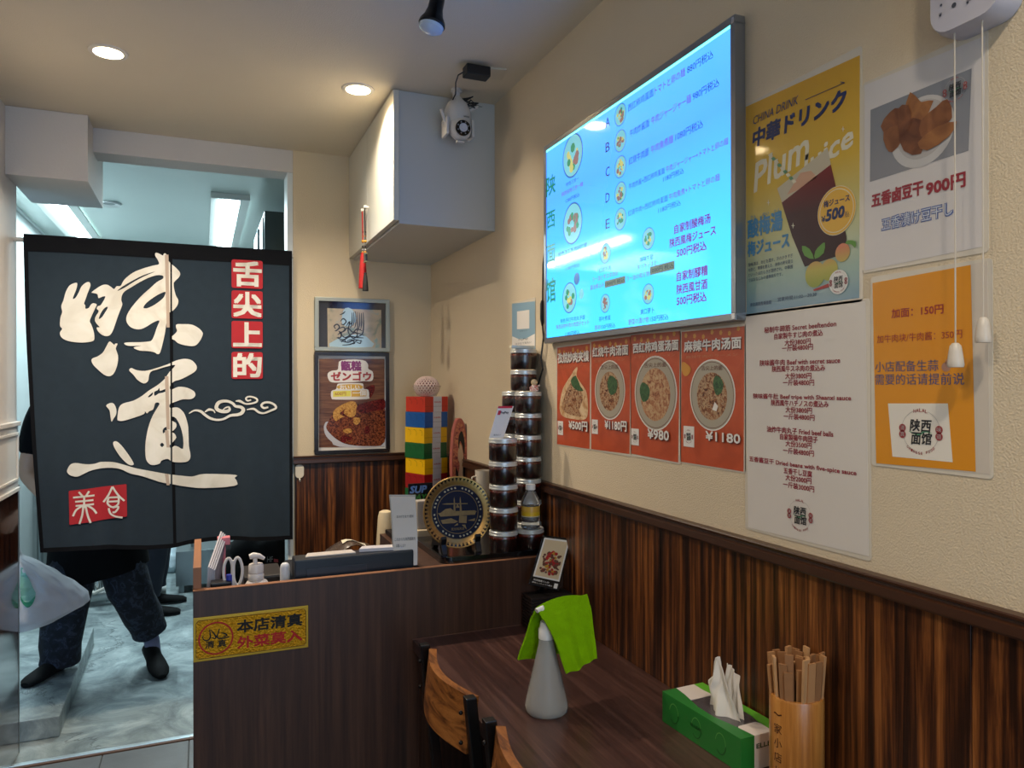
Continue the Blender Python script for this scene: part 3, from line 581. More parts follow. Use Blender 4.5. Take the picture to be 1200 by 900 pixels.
for k, pts in enumerate(tf):
    A = MB(); shape(A, SW, [Q(*p) for p in pts], .0009 + .0002 * k, 2); obj('tofu_piece', A, FOOD('tofu_print_%s' % 'abc'[k % 3], [(.3, [(92, 52, 36), (110, 66, 42), (126, 80, 50)][k % 3]), (.7, [(136, 86, 56), (150, 98, 62), (166, 112, 66)][k % 3])], 26), t)
R1, B1, B3 = MB(), MB(), MB()
T(R1, SW, '五香卤豆干', 1022, 1082, 243.3, 15.5, .0006, .035); T(R1, SW, '900円', 1086, 1131.4, 230, 16, .0006, .035)
T(B3, SW, '五香漬け豆干し', 1033.5, 1116.7, 270.8, 14.5, .0004, .06); T(B1, SW, '五香漬け豆干し', 1033.9, 1116.3, 270.5, 14, .0008, -.004)
obj('lettering', R1, paint('print_crimson', (152, 48, 60)), t, label='crimson lettering'); obj('lettering', B3, paint('print_blueline', (88, 108, 166)), t, label='blue outlined lettering'); obj('lettering', B1, paint('print_paleblue', (206, 212, 222)), t, label='pale centres of the lettering')
emblem(t, SW, 1120.5, 105, 16, .0026)

# ---- beef menu
t = wallposter('menu_sheet', 'tall white laminated sheet listing beef dishes in red lettering', [(876.5, 618), (1018, 652), (1014, 353), (874, 372)], paint('menu_white', (220, 214, 206), .18), film=.004)
A = MB(); q = lambda X: 860 + X / 2.7267
for b_, x0, x1, y in (('秘制牛蹄筋 Secret beeftendon', 98, 328, 138), ('自家製牛すじ肉の煮込', 130, 285, 158), ('大份3800円', 163, 246, 178), ('一斤装4800円', 155, 253, 196),
                      ('陕味酱牛肉 Beef with secret sauce', 84, 340, 243), ('陕西風牛スネ肉の煮込み', 123, 292, 262), ('大份3800円', 165, 248, 284), ('一斤装4800円', 158, 257, 305),
                      ('陕味酱牛肚 Beef tripe with Shaanxi sauce', 63, 375, 349), ('陕西風牛ハチノスの煮込み', 120, 303, 369), ('大份3800円', 166, 250, 391), ('一斤装4800円', 160, 258, 412),
                      ('油炸牛肉丸子 Fried beef balls', 106, 318, 453), ('自家製揚牛肉団子', 148, 268, 477), ('大份3500円', 166, 249, 499), ('一斤装4800円', 158, 256, 521),
                      ('五香酱豆干 Dried beans with five-spice sauce', 50, 392, 549), ('五香干し豆腐', 160, 250, 585), ('大份2000円', 166, 248, 607), ('一斤装3000円', 158, 257, 629)):
    T(A, SW, b_, q(x0), q(x1), 340 + y / 2.7267, 7.0, .0005, .02)
obj('lettering', A, paint('print_wine', (146, 34, 52)), t, label='dark red lettering')
emblem(t, SW, 937.7, 604, 21, .0008)
# ---- yellow extras sheet
t = wallposter('price_sheet', 'orange-yellow laminated sheet with noodle extras and the round emblem', [(1026.9, 542.8), (1160, 556), (1157, 306), (1022.5, 331.7)], paint('extras_white', (206, 196, 182), .18), film=.004)
A = MB(); shape(A, SW, [(1026.9, 542.8), (1143.5, 552.7), (1137.6, 310.4), (1022.5, 331.7)], .0002); obj('yellow_ground', A, paint('extras_yellow', (222, 146, 22), .2), t)
A, B_ = MB(), MB()
T(A, SW, '加面：150円', 1045.2, 1105.7, 373, 10.5, .0005, .02); T(A, SW, '加牛肉块/牛肉酱：350円', 1028, 1127.7, 402.5, 9.5, .0005, .015)
T(B_, SW, '小店配备生蒜', 1026, 1100, 436, 12, .0005, .015); T(B_, SW, '需要的话请提前说', 1026, 1130.3, 451, 12.5, .0005, .015)
obj('lettering', A, paint('print_rust', (156, 34, 30)), t, label='rust red lettering'); obj('lettering', B_, paint('print_slate', (66, 72, 120)), t, label='slate blue lettering')
A = MB(); disc(A, SW, 1109, 430, 5.5, .0005, sx=1.05); shape(A, SW, [(1107.5, 426), (1109, 420.5), (1110.5, 426)], .0005); obj('garlic_picture', A, paint('print_garlic', (176, 130, 110)), t)
A = MB(); shape(A, SW, [(1046, 535), (1116.7, 541.7), (1111, 472.8), (1040.8, 472.8)], .0004); obj('emblem_ground', A, paint('print_square', (232, 226, 214)), t)
emblem(t, SW, 1079, 506, 30, .0008)
# ---- blue card with blank white square
t = wallposter('payment_card_sign', 'small pale blue sign on the wall above the tall jar stack', [(600, 410), (627, 411), (627, 353), (600, 356)], paint('card_blue', (138, 174, 196), .3), 'sign', film=.0015)
A = MB(); shape(A, SW, [(606, 386), (620.5, 385), (620.5, 363), (606, 365)], .0004); shape(A, SW, [(600.3, 394), (607, 397), (616, 397), (626.8, 391), (626.8, 406), (600.3, 406)], .0003); obj('white_area', A, m_pw, t)
A = MB(); T(A, SW, 'PayPay', 608, 619, 400, 3, .0006, 0); T(A, SW, 'スマホで支払い', 604, 623, 404.5, 2.5, .0006, 0); T(A, SW, 'スキャン', 609, 618, 389.5, 2, .0006, 0); obj('lettering', A, paint('print_grey', (80, 90, 100)), t)

# ---- white pull-cord unit, top right
t = thing('pull_switch_unit', 'white plastic wall unit with buttons and two pull cords, top right corner', 'switch unit', (Xr, .66, 1.87))
a, b = onX(1090, 15, .93), onX(1174, 10, .93)
prof = rrect(-.06, .06, -.0, .16, .03, 6)
yc = (onX(1088, 0, .93).y + onX(1177, 0, .93).y) / 2; hw = abs(onX(1088, 0, .93).y - onX(1177, 0, .93).y) / 2; zb_ = onX(1130, 31, .93).z
P = rrect(-hw, hw, 0, .2, .03, 6)
rings = [[(x, yc + y * s, zb_ + (z * s if s < 1 else z) + (.004 if s < 1 else 0)) for y, z in P] for x, s in ((Xr - .001, 1), (.945, 1), (.933, .985), (.929, .93))]
obj('body', MB().loft(rings), M('unit_plastic', (196, 194, 204), .35), t, smooth=True)
A = MB()
SU = Surf((.9285, 0, 0), (0, -1, 0), (0, 0, 1), (-1, 0, 0))
for u, v in ((1103, 6), (1102, 18), (1134, 3)): disc(A, SU, u, v, 1.5, .0003, n=10)
T(A, SU, '強', 1100, 1104, 19, 3, .0004, 0); T(A, SU, '運転', 1132, 1139, 3.5, 3, .0004, 0)
disc(A, SU, 1118, 6, 3, .0003, n=14); obj('markings', A, paint('unit_grey', (70, 74, 84)), t)
for u, v1, r in ((1118.5, 402, .0108), (1151, 372, .0100)):
    top = onX(u, 26 if u < 1130 else 18, .94); bot = onX(u - 1.2, v1, .94); bot.x = top.x; bot.y = top.y
    c = obj('pull_cord', MB().tube([top + Vector((0, 0, .02)), bot], .0011, 6), M('cord_white', (196, 186, 170), .6), t)
    pr_ = [(0, 0), (.0035, 0), (.0065, -.004), (.0078, -.012), (.0092, -.024), (.0098, -.030), (.0088, -.033), (0, -.033)]
    obj('cord_weight', MB().lathe([(x * r / .01, z) for x, z in pr_[::-1]], bot, 20), M('weight_white', (206, 196, 182), .35), c, smooth=True)

# ================================================================== ceiling pieces
for i, (x, y) in enumerate(DL):
    t = thing('downlight', ('round recessed downlight in the ceiling above the hanging door curtain', 'round recessed downlight in the ceiling beside the white wall cupboard')[i], 'lamp', (x, y, ZC), 'recessed downlights')
    obj('trim_ring', MB().lathe([(.041, -.0045), (.047, -.0065), (.0535, -.004), (.055, -.0003)], (x, y, ZC), 40), M('trim_white', (222, 214, 200), .4), t, smooth=True)
    obj('lens', MB().lathe([(.0, -.0035), (.041, -.0045)], (x, y, ZC), 40), M('downlight_lens', (255, 250, 235), .4, emit=14, ecol=(255, 236, 196)), t)
    area('downlight_light', (x, y, ZC - .012), (0, 0, 0), .08, 0, (LAMP_W + 1.5, LAMP_W - 2.5)[i], WARM, 'DISK', 2.4)
c = onZ(505, 22, 2.30)
t = thing('spotlight', 'black bell-shaped spotlight hanging from the ceiling, unlit', 'lamp', (c.x, c.y, ZC))
m_blk = M('black_metal', (16, 16, 18), .32, .3)
ax = Vector((-.22, 0, -1)).normalized(); c0 = c + Vector((.012, 0, .03))
obj('stem', MB().cyl((c0.x + .004, c0.y, ZC), c0 - ax * .02, .011), m_blk, t, smooth=True)
R_ = ax.to_track_quat('-Z', 'Y').to_matrix().to_4x4(); R_.translation = c0
obj('shade', MB().lathe([(.0, .035), (.017, .035), (.0185, .02), (.019, -.005), (.024, -.024), (.032, -.038), (.0335, -.046), (.031, -.05), (0, -.046)], (0, 0, 0), 28).xf(R_), m_blk, t, smooth=True)
obj('bulb', MB().lathe([(0, -.066), (.018, -.064), (.029, -.057), (.031, -.049), (0, -.048)], (0, 0, 0), 28).xf(R_), M('frosted_glass', (190, 205, 220), .2), t, smooth=True)
obj('ceiling_mount', MB().box(c0.x - .02, c0.x + .03, c0.y - .3, c0.y + .03, ZC - .02, ZC), m_blk, t)
# ceiling socket with the adapter
t = thing('ceiling_socket', 'flat cream socket plate on the ceiling beside the black adapter', 'socket', (.85, 2.21, ZC))
obj('plate', MB().slab([(p.x, p.y, ZC) for p in (onZ(551, 76, ZC), onZ(594, 80, ZC), onZ(588, 92, ZC), onZ(546, 89, ZC))], (0, 0, -.006)), M('socket_cream', (206, 194, 170), .4), t, bevel=.0015)
t = thing('power_adapter', 'black power adapter plugged into the ceiling above the security camera', 'adapter', (.79, 2.19, 2.375))
p0, p1 = onZ(542, 89, 2.365), onZ(570, 93, 2.365)
obj('body', MB().box(min(p0.x, p1.x), max(p0.x, p1.x), 2.165, 2.21, 2.358, 2.39), M('adapter_black', (18, 18, 20), .4), t, bevel=.003)
obj('plug', MB().box(.79, .81, 2.18, 2.2, 2.39, 2.3935), M('adapter_black', (0, 0, 0)), t)
Vx = lambda u, v, y: onY(u, v, y)
obj('cord', MB().tube([(min(p0.x, p1.x), 2.19, 2.372), Vx(537, 88, 2.2), Vx(534, 97, 2.25), Vx(534, 110, 2.36), Vx(530, 118, 2.385)], .0022, 8), M('adapter_black', (0, 0, 0)), t, smooth=True)
obj('cord_bundle', MB().tube([Vx(526 + 15 * math.sin(k * 1.9) + 12 + .5 * k, 118 + 6 * math.cos(k * 2.3) + .25 * k, 2.385 + .01 * math.sin(k)) for k in range(26)], .0022, 6), M('adapter_black', (0, 0, 0)), t, smooth=True)
# security camera
cc = onY(536, 125, 2.40)
t = thing('security_camera', 'white dome security camera under the ceiling beside the wall cupboard', 'camera', (cc.x, 2.40, ZC))
m_cw = M('camera_white', (206, 200, 192), .3, coat=.3)
k = 2.40 / (onY(536, 125, 2.40) - CAMP).normalized().y / F * .93
z = lambda v: onY(536, v, 2.40).z
X0 = cc.x
obj('bracket', MB().lathe([(.018, ZC), (.02, ZC - .01), (.012, z(116) + .02), (.012, z(116))][::-1], (X0 - .004, 2.40, 0), 20), m_cw, t, smooth=True)
obj('housing', MB().lathe([(.0, z(152)), (.044, z(151)), (.047, z(146)), (.047, z(138)), (.044, z(130)), (.034, z(122)), (.019, z(117)), (.012, z(114)), (0, z(113.5))], (X0, 2.40, 0), 32), m_cw, t, smooth=True)
hd = obj('head', MB().ball((X0 + .001, 2.375, z(153.5)), .039, 28, 16, (1, .8, 1.06)), m_cw, t, smooth=True)
obj('yoke', MB().box(X0 - .050, X0 - .040, 2.365, 2.425, z(162), z(142)).box(X0 + .040, X0 + .050, 2.365, 2.425, z(162), z(142)), m_cw, t, bevel=.004)
ey = obj('eye_panel', MB().lathe([(0, -.033), (.0255, -.032), (.026, -.026), (0, -.024)][::-1], (X0 + .001, 2.373, z(156)), 28, axis='y'), M('eye_black', (10, 10, 12), .12), hd, smooth=True)
obj('lens', MB().lathe([(0, -.041), (.007, -.040), (.0075, -.032)][::-1], (X0 + .001, 2.373, z(156)), 20, axis='y').lathe([(.011, -.035), (.0145, -.0355), (.0145, -.032)][::-1], (X0 + .001, 2.373, z(156)), 20, axis='y'), M('lens_ring', (200, 200, 205), .2), hd, smooth=True)
A = MB()
for q in range(8): A.ball((X0 + .001 + .0195 * math.cos(q * PI / 4 + .39), 2.3405, z(156) + .0195 * math.sin(q * PI / 4 + .39)), .0026, 10, 6)
obj('led_ring', A, M('led_grey', (150, 150, 155), .2), hd, smooth=True)
obj('reset_tab', MB().box(X0 - .014, X0 + .012, 2.36, 2.375, z(171), z(169)), m_cw, t, bevel=.001)
for u0, v0, u1, v1 in ((523, 147, 517, 128), (548, 131, 560, 125)): obj('antenna', MB().cyl(onY(u0, v0, 2.385), onY(u1, v1, 2.38), .0062, .0052), m_cw, t, smooth=True)
A = MB(); TL(A, Surf((X0, 2.3528, 0), (1, 0, 0), (0, 0, 1), (0, -1, 0)), 'camvue', .006, .026, z(142), .004, .0, .02); obj('lettering', A, paint('print_charcoal', (50, 50, 55)), t)

# ================================================================== wall cupboard with tassels
t = thing('wall_cupboard', 'white wall cupboard with two doors in the ceiling corner', 'cupboard', (.79, 2.88, 1.945))
m_cab = M('cupboard_white', (190, 190, 186), .38, var=.02)
obj('body', MB().box(.619, .9695, 2.478, Yb - .0005, 1.945, ZC - .0008), m_cab, t, bevel=.001, seg=1)
for a, b in ((2.464, 2.898), (2.902, Yb - .002)):
    d = obj('door', MB().box(.597, .616, a, b, 1.953, 2.394), M('cupboard_door', (206, 203, 190), .42, var=.03), t, bevel=.0015)
    kc = (.597, 2.930 if b > 3 else 2.872, 2.085)
    obj('knob', MB().lathe([(.0, -.02), (.006, -.019), (.0075, -.012), (.004, -.004), (.005, 0)], kc, 16, axis='x'), M('knob_white', (225, 222, 210), .3), d, smooth=True)
for (u0, v0, colr, lb, yk, xo, zl) in ((427, 255, (176, 22, 24), 'red silk tassel charm hanging from the cupboard knob', 2.930, .586, (297, 338)), (431, 250, (18, 18, 20), 'black tassel charm with amber bead hanging from the cupboard knob', 2.872, .584, (320, 341))):
    top = Vector((xo, yk, 2.085)); zz = lambda v: onY(u0, v, yk).z
    t = thing('tassel_charm', lb, 'charm', (xo, yk, 1.78), 'tassels on the cupboard knob')
    mt = M('tassel_' + ('red' if colr[0] > 100 else 'black'), colr, .7, var=.3, vs=120, bump=.4, bs=400)
    obj('cord', MB().tube([top + Vector((-.002, .003, 0)), (xo, yk + .002, zz(285))], .002, 6).tube([top + Vector((-.002, -.004, 0)), (xo, yk - .002, zz(285))], .002, 6), mt, t, smooth=True)
    for q, (v, r, cl) in enumerate(((272, .004, (30, 26, 24)), (277, .004, (200, 130, 60)), (283, .006, (206, 150, 40)), (289, .0045, (40, 30, 30)), (293, .0045, (150, 150, 150)), (296, .0055, (170, 120, 50)))): obj('bead', MB().ball((xo, yk, zz(v)), r, 12, 8), M('bead_%s' % 'abcdef'[q], cl, .3), t, smooth=True)
    if colr[0] < 100:
        obj('pendant', MB().box(xo - .004, xo + .004, yk - .020, yk + .012, zz(307), zz(298)), M('pendant_dark', (26, 28, 26), .25), t, bevel=.001)
        obj('pendant_rim', MB().box(xo - .005, xo + .005, yk - .021, yk + .013, zz(308), zz(306.6)).box(xo - .005, xo + .005, yk - .021, yk + .013, zz(298.6), zz(297.3)), M('pendant_brass', (150, 140, 100), .3, .6), t)
    a, b = zz(zl[0]), zz(zl[1]); r1 = .0165 if colr[0] > 100 else .0115
    obj('tassel', MB().lathe([(0, b), (r1, b), (r1 * .98, b + .01), (r1 * .85, (a + b) / 2), (r1 * .6, a - .012), (r1 * .45, a - .006), (r1 * .55, a), (0, a + .003)], (xo, yk, 0), 20), mt, t, smooth=True)

# ================================================================== back wall pictures
SB = Surf((0, Yb - .012, 0), (1, 0, 0), (0, 0, 1), (0, -1, 0))
def frame(t, x0, x1, z0, z1, w, d, mat):
    y1 = Yb - .0005; y0 = y1 - d
    obj('frame', MB().box(x0, x1, y0, y1, z0, z0 + w).box(x0, x1, y0, y1, z1 - w, z1).box(x0, x0 + w, y0, y1, z0 + w, z1 - w).box(x1 - w, x1, y0, y1, z0 + w, z1 - w), mat, t, bevel=.002)
t = thing('framed_picture', 'silver framed calligraphy picture, upper of the two pictures', 'picture', (.61, Yb, 1.543), 'framed pictures on the back wall')
frame(t, .4475, .774, 1.5435, 1.777, .017, .018, M('frame_silver', (168, 172, 160), .35, .3))
obj('mat_board', MB().box(.46, .762, Yb - .008, Yb - .003, 1.556, 1.765), M('mat_black', (34, 40, 54), .12, coat=1), t)
SF = Surf((0, Yb - .0085, 0), (1, 0, 0), (0, 0, 1), (0, -1, 0)); V = lambda X, Y: (360 + X / 4.5, 340 + Y / 4.5)
A = MB(); shape(A, SF, [V(108, 300), V(392, 305), V(390, 105), V(106, 95)], .0002); obj('picture_sheet', A, FOOD('calligraphy_sheet', [(.3, (120, 140, 128)), (.45, (176, 166, 146)), (.6, (186, 172, 150)), (.72, (140, 170, 170))], 14, .12), t)
A = MB(); shape(A, SF, [V(118, 298), V(150, 262), V(215, 238), V(290, 236), V(330, 262), V(343, 300)], .0003, 2); shape(A, SF, [V(185, 130), V(200, 95), V(235, 100), V(262, 150), V(230, 190), V(185, 180)], .0003, 2); obj('pale_wash', A, paint('wash_blue', (168, 198, 214), .12), t)
A = MB()
for st in ([(295, 118), (297, 180), (290, 232), (250, 250)], [(275, 118), (277, 175), (268, 215)], [(255, 112), (257, 170), (250, 200)], [(236, 118), (236, 175), (226, 200)], [(150, 205), (142, 190), (158, 180), (170, 195), (156, 212), (145, 215)],
           [(175, 165), (190, 150), (205, 165), (192, 182), (178, 178)], [(168, 220), (200, 250), (250, 225), (300, 240)], [(190, 215), (215, 200), (240, 222), (262, 205), (290, 215)], [(170, 265), (215, 275), (250, 262), (290, 270)],
           [(185, 290), (230, 285), (270, 262)], [(160, 235), (180, 225), (175, 250), (160, 248)], [(205, 190), (225, 165), (215, 215), (232, 245)], [(245, 215), (265, 235), (245, 255), (225, 240)], [(172, 130), (190, 122), (200, 112)], [(285, 120), (287, 170), (282, 210)], [(265, 115), (266, 180), (262, 225)], [(245, 116), (247, 165), (240, 190)], [(155, 250), (190, 262), (225, 245), (262, 250), (298, 252)], [(165, 205), (190, 195), (200, 210), (180, 222), (165, 215)], [(210, 268), (235, 262), (250, 280), (225, 284)], [(260, 275), (280, 280), (284, 262)], [(180, 275), (195, 262), (205, 276)], [(215, 170), (232, 178), (238, 150)]):
    rib(A, SF, [V(*p) + ((1.5 if 0 < i < len(st) - 1 else .7),) for i, p in enumerate(st)], .0006)
obj('calligraphy', A, paint('ink_brown', (46, 52, 62), .3), t)
t = thing('framed_picture', 'black framed dessert poster, lower of the two pictures', 'picture', (.61, Yb, 1.096), 'framed pictures on the back wall')
frame(t, .446, .771, 1.0965, 1.540, .016, .020, M('frame_black', (24, 16, 16), .3, coat=.4))
obj('poster_sheet', MB().box(.46, .757, Yb - .008, Yb - .003, 1.11, 1.527), paint('sheet_white', (220, 216, 208), .15), t)
A = MB(); shape(A, SF, [V(62, 830), V(408, 826), V(408, 362), V(62, 362)], .0002); obj('wood_ground', A, WOOD('poster_wood', (6, 6, 70), [(.3, (70, 44, 36)), (.5, (106, 70, 54)), (.7, (134, 94, 70))], .15, bump=0), t)
A = MB(); shape(A, SF, [V(112, 470), V(108, 440), V(130, 425), V(160, 420), V(165, 395), V(180, 370), V(290, 368), V(320, 390), V(322, 415), V(345, 430), V(348, 465), V(335, 480), V(300, 480), V(240, 485), V(180, 487), V(130, 486)], .0005, 3)
shape(A, SF, [V(125, 545), V(130, 530), V(152, 522), V(158, 500), V(175, 492), V(280, 490), V(296, 500), V(298, 520), V(322, 526), V(326, 560), V(312, 575), V(150, 577), V(128, 568)], .0005, 3); obj('cloud_label', A, paint('cloud_white', (226, 222, 216), .2), t)
A = MB(); shape(A, SF, [V(165, 520), V(170, 500), V(275, 497), V(288, 520)], .0008, 2); shape(A, SF, [V(233, 530), V(312, 528), V(312, 560), V(233, 562)], .0008); obj('yellow_label', A, paint('label_gold', (206, 164, 70), .2), t)
A = MB(); shape(A, SF, [V(136, 532), V(230, 530), V(230, 560), V(136, 563)], .0008); obj('yellow_label', A, paint('label_yellow', (224, 214, 90), .2), t)
A, B_, C_ = MB(), MB(), MB()
T(A, SF, '甑糕', 360 + 180 / 4.5, 360 + 284 / 4.5, 340 + 424 / 4.5, 11, .0009, .04); T(B_, SF, 'ゼンゴウ', 360 + 126 / 4.5, 360 + 336 / 4.5, 340 + 476 / 4.5, 10, .0009, .04)
T(C_, SF, 'おいしい', 360 + 172 / 4.5, 360 + 275 / 4.5, 340 + 525 / 4.5, 5.5, .001, .03); T(C_, SF, '一個', 360 + 240 / 4.5, 360 + 308 / 4.5, 340 + 556 / 4.5, 6, .001, .03); T(B_, SF, '600円', 360 + 146 / 4.5, 360 + 204 / 4.5, 340 + 556 / 4.5, 4.5, .001, .005)
obj('lettering', A, paint('print_plum', (128, 50, 110)), t, label='plum coloured lettering'); obj('lettering', B_, paint('print_red2', (160, 44, 40)), t, label='red lettering'); obj('lettering', C_, m_pw, t, label='white lettering')
A = MB(); shape(A, SF, [V(88, 735), V(92, 705), V(120, 690), V(250, 690), V(408, 720), V(408, 824), V(170, 826), V(130, 800), V(100, 770)], .0004, 2); obj('bowl_picture', A, paint('bowl_grey', (190, 190, 196), .2), t)
mm = [FOOD('dessert_' + 'abc'[i], s_, 120, .15) for i, s_ in enumerate(([(.35, (46, 18, 14)), (.5, (104, 48, 30)), (.6, (150, 84, 50)), (.75, (70, 26, 20))], [(.35, (150, 96, 40)), (.6, (206, 156, 80))], [(.35, (54, 12, 14)), (.6, (110, 30, 28)), (.75, (150, 60, 44))]))]
for k_, pts in enumerate(([(100, 720), (118, 680), (140, 640), (200, 610), (300, 600), (408, 620), (408, 800), (330, 822), (220, 815), (160, 790), (115, 750)], [(135, 660), (150, 625), (215, 590), (250, 588), (262, 615), (235, 655), (180, 672), (150, 690)], [(262, 625), (280, 600), (360, 580), (408, 578), (408, 625), (340, 640), (290, 650)], [(300, 520), (350, 500), (355, 530), (330, 570), (300, 560)])):
    A = MB(); shape(A, SF, [V(*p) for p in pts], .0006 + .0001 * k_ - (.0005 if k_ == 3 else 0), 3); obj('dessert_picture', A, mm[(0, 1, 2, 2)[k_]], t)

rd = random.Random(8)
for k_ in range(16):
    X, Y = rd.uniform(135, 385), rd.uniform(640, 790); w_, h_ = rd.uniform(14, 34), rd.uniform(12, 26)
    A = MB(); shape(A, SF, [V(X + w_ * math.cos(a_) * rd.uniform(.8, 1.15), Y + h_ * math.sin(a_) * rd.uniform(.8, 1.15)) for a_ in [2 * PI * q / 8 for q in range(8)]], .00095 + .00002 * k_, 2); obj('dessert_picture', A, mm[rd.choice((0, 0, 1, 2))], t)

# white hook on the wainscot
c = onY(351, 552, Yb - .012)
t = thing('wall_hook', 'small white plastic hook under the rail at the doorway edge', 'hook', (c.x, Yb - .008, c.z))
obj('plate', MB().slab([(c.x + x, Yb - .0085, c.z + z_) for x, z_ in rrect(-.018, .018, -.03, .028, .016, 6)], (0, -.006, 0)), M('hook_white', (216, 208, 190), .35), t, bevel=.001)
obj('prong', MB().tube([(c.x, Yb - .014, c.z - .026), (c.x, Yb - .018, c.z - .040), (c.x, Yb - .026, c.z - .042), (c.x, Yb - .03, c.z - .034)], .003, 8), M('hook_white', (0, 0, 0)), t, smooth=True)

# ================================================================== noren curtain and its rod
YN = Yb - .02
SN = Surf((0, YN, 0), (1, 0, 0), (0, 0, 1), (0, -1, 0))
RZ = 1.944
t = thing('curtain_rod', 'thin pale rod across the top of the kitchen doorway', 'rod', (-.15, YN + .006, RZ))
obj('pole', MB().cyl((Xl + .0005, YN + .006, RZ), (.3585, YN + .006, RZ), .009), M('rod_white', (186, 186, 182), .35), t, smooth=True)
NX0, NX1 = SN.meas(28, 300)[0], SN.meas(342, 300)[0]; NTOP = RZ + .012
def nbot(x): f = (x - NX0) / (NX1 - NX0); return (.772 + (.738 - .772) * f) + .012 * math.sin(f * 9 + 1) * (1 - abs(2 * f - 1)) + .012 * (f > .53) * (f - .53)
GAP = SN.meas(200.5, 470)[0]
def wave(x, z):
    d = min(1, max(0, (NTOP - z) / 1.2)); f = (x - NX0)
    return -.006 - d * (.011 * math.sin(f * 17) + .0035 * math.sin(f * 39 + 1) + .02 * d * math.sin(f * 6.5 + .7)) - .0015 * math.sin(z * 14 + x * 3) - d * .0028 * math.sin(f * 63 + 2 * z)
def drift(x, z):  # the free left edge swings inwards a little as it falls
    d = (NTOP - z) / 1.18; f = (x - NX0) / (NX1 - NX0)
    return max(0, d) ** 1.6 * (1 - f) ** 2 * .055
NC = 64
gx = [NX0 + (NX1 - NX0) * i / NC for i in range(NC + 1)]
gz = [1.0 - i / 40 for i in range(41)]
def npt(x, tz, off=0):
    zb0 = nbot(x); z_ = zb0 + (NTOP - zb0) * tz
    return Vector((x + drift(x, z_), YN + wave(x, z_) - off, z_))
def npos(x, z_, off): return Vector((x, YN + wave(x - drift(x, z_), z_) - off, z_))
m_noren = M('indigo_linen', (40, 54, 66), .85, var=.12, vs=30, bump=.5, bs=900, sheen=.2, spec=.15)
m_hem = M('hem_black', (15, 17, 22), .85, var=.1, bump=.3, bs=700, spec=.15)
t = thing('door_curtain', 'long dark blue split door curtain with large white brush characters', 'curtain', (-.15, YN, NTOP))
for a, b in ((NX0, GAP - .001), (GAP + .001, NX1)):
    n = 36
    def pf(u, v, a=a, b=b): return npt(a + (b - a) * u, v)
    obj('cloth_panel', MB().sheet(pf, n, 40, .0012), m_noren, t, smooth=True)
    mb = MB()
    for c0_, c1_ in ((a, a + (.014 if a == NX0 else .005)), (b - (.012 if b == NX1 else .005), b)): mb.sheet(lambda u, v, c0_=c0_, c1_=c1_: npt(c0_ + (c1_ - c0_) * u, v, .0014), 2, 40, .0008)
    mb.sheet(lambda u, v, a=a, b=b: npt(a + (b - a) * u, v * .014, .0016), n, 2, .0008)
    mb.sheet(lambda u, v, a=a, b=b: npt(a + (b - a) * u, .955 + v * .045, .0017), n, 3, .0008)
    obj('hem', mb, m_hem, t, smooth=True)
obj('heading_sleeve', MB().sheet(lambda u, v: npt(NX0 + (NX1 - NX0) * u, .952 + .022 * u + (.055 - .022 * u) * v, .0026), 48, 4, .001), m_hem, t, smooth=True)
obj('centre_seam', MB().sheet(lambda u, v: npt(GAP - .004 + .008 * u, v, .0005), 3, 40, .0006), m_hem, t, smooth=True)
def cloth(outl, mat, name, off=.0040, lbl=None, keepgap=False):
    """printed shape: outlines measured on the cloth, cut into strips and laid on its folds"""
    vs, fs = fill([[SN.meas(*p) for p in o_] for o_ in outl]); return cloth2(vs, fs, mat, name, off, lbl, keepgap)
def cloth2(vs, fs, mat, name, off, lbl=None, keepgap=False):
    bm = bmesh.new(); bv = [bm.verts.new((x, 0, z_)) for x, z_ in vs]
    for f in fs:
        try: bm.faces.new([bv[i] for i in f])
        except ValueError: pass
    x0 = min(v[0] for v in vs); x1 = max(v[0] for v in vs); z0 = min(v[1] for v in vs); z1 = max(v[1] for v in vs)
    cuts = [(Vector((x, 0, 0)), Vector((1, 0, 0))) for x in [x0 + .012 * k for k in range(1, int((x1 - x0) / .012) + 1)]] + [(Vector((GAP + s_, 0, 0)), Vector((1, 0, 0))) for s_ in (-.0016, .0045)]
    cuts += [(Vector((0, 0, z_)), Vector((0, 0, 1))) for z_ in [z0 + .03 * k for k in range(1, int((z1 - z0) / .03) + 1)]]
    for co, no in cuts: bmesh.ops.bisect_plane(bm, geom=bm.verts[:] + bm.edges[:] + bm.faces[:], plane_co=co, plane_no=no, dist=1e-5)
    if not keepgap:
        dl = [f for f in bm.faces if -.0016 < f.calc_center_median().x - GAP < .0045]
        bmesh.ops.delete(bm, geom=dl, context='FACES')
    mb = MB(); idx = {v: i for i, v in enumerate(bm.verts)}
    mb.add([npos(v.co.x, v.co.z, off) for v in bm.verts], [tuple(idx[v] for v in f.verts) for f in bm.faces]); bm.free()
    return obj(name, mb, mat, t, label=lbl)
m_chalk = FOOD('undyed_linen', [(.3, (214, 210, 198)), (.5, (228, 226, 216)), (.7, (234, 232, 224))], 10, .85); m_seal = M('seal_red', (176, 32, 44), .8, var=.08, vs=30)
a5 = lambda P: [(60 + x / 5, 290 + y / 5) for x, y in P]; b4 = lambda P: [(60 + x / 4.09, 400 + y / 4.09) for x, y in P]
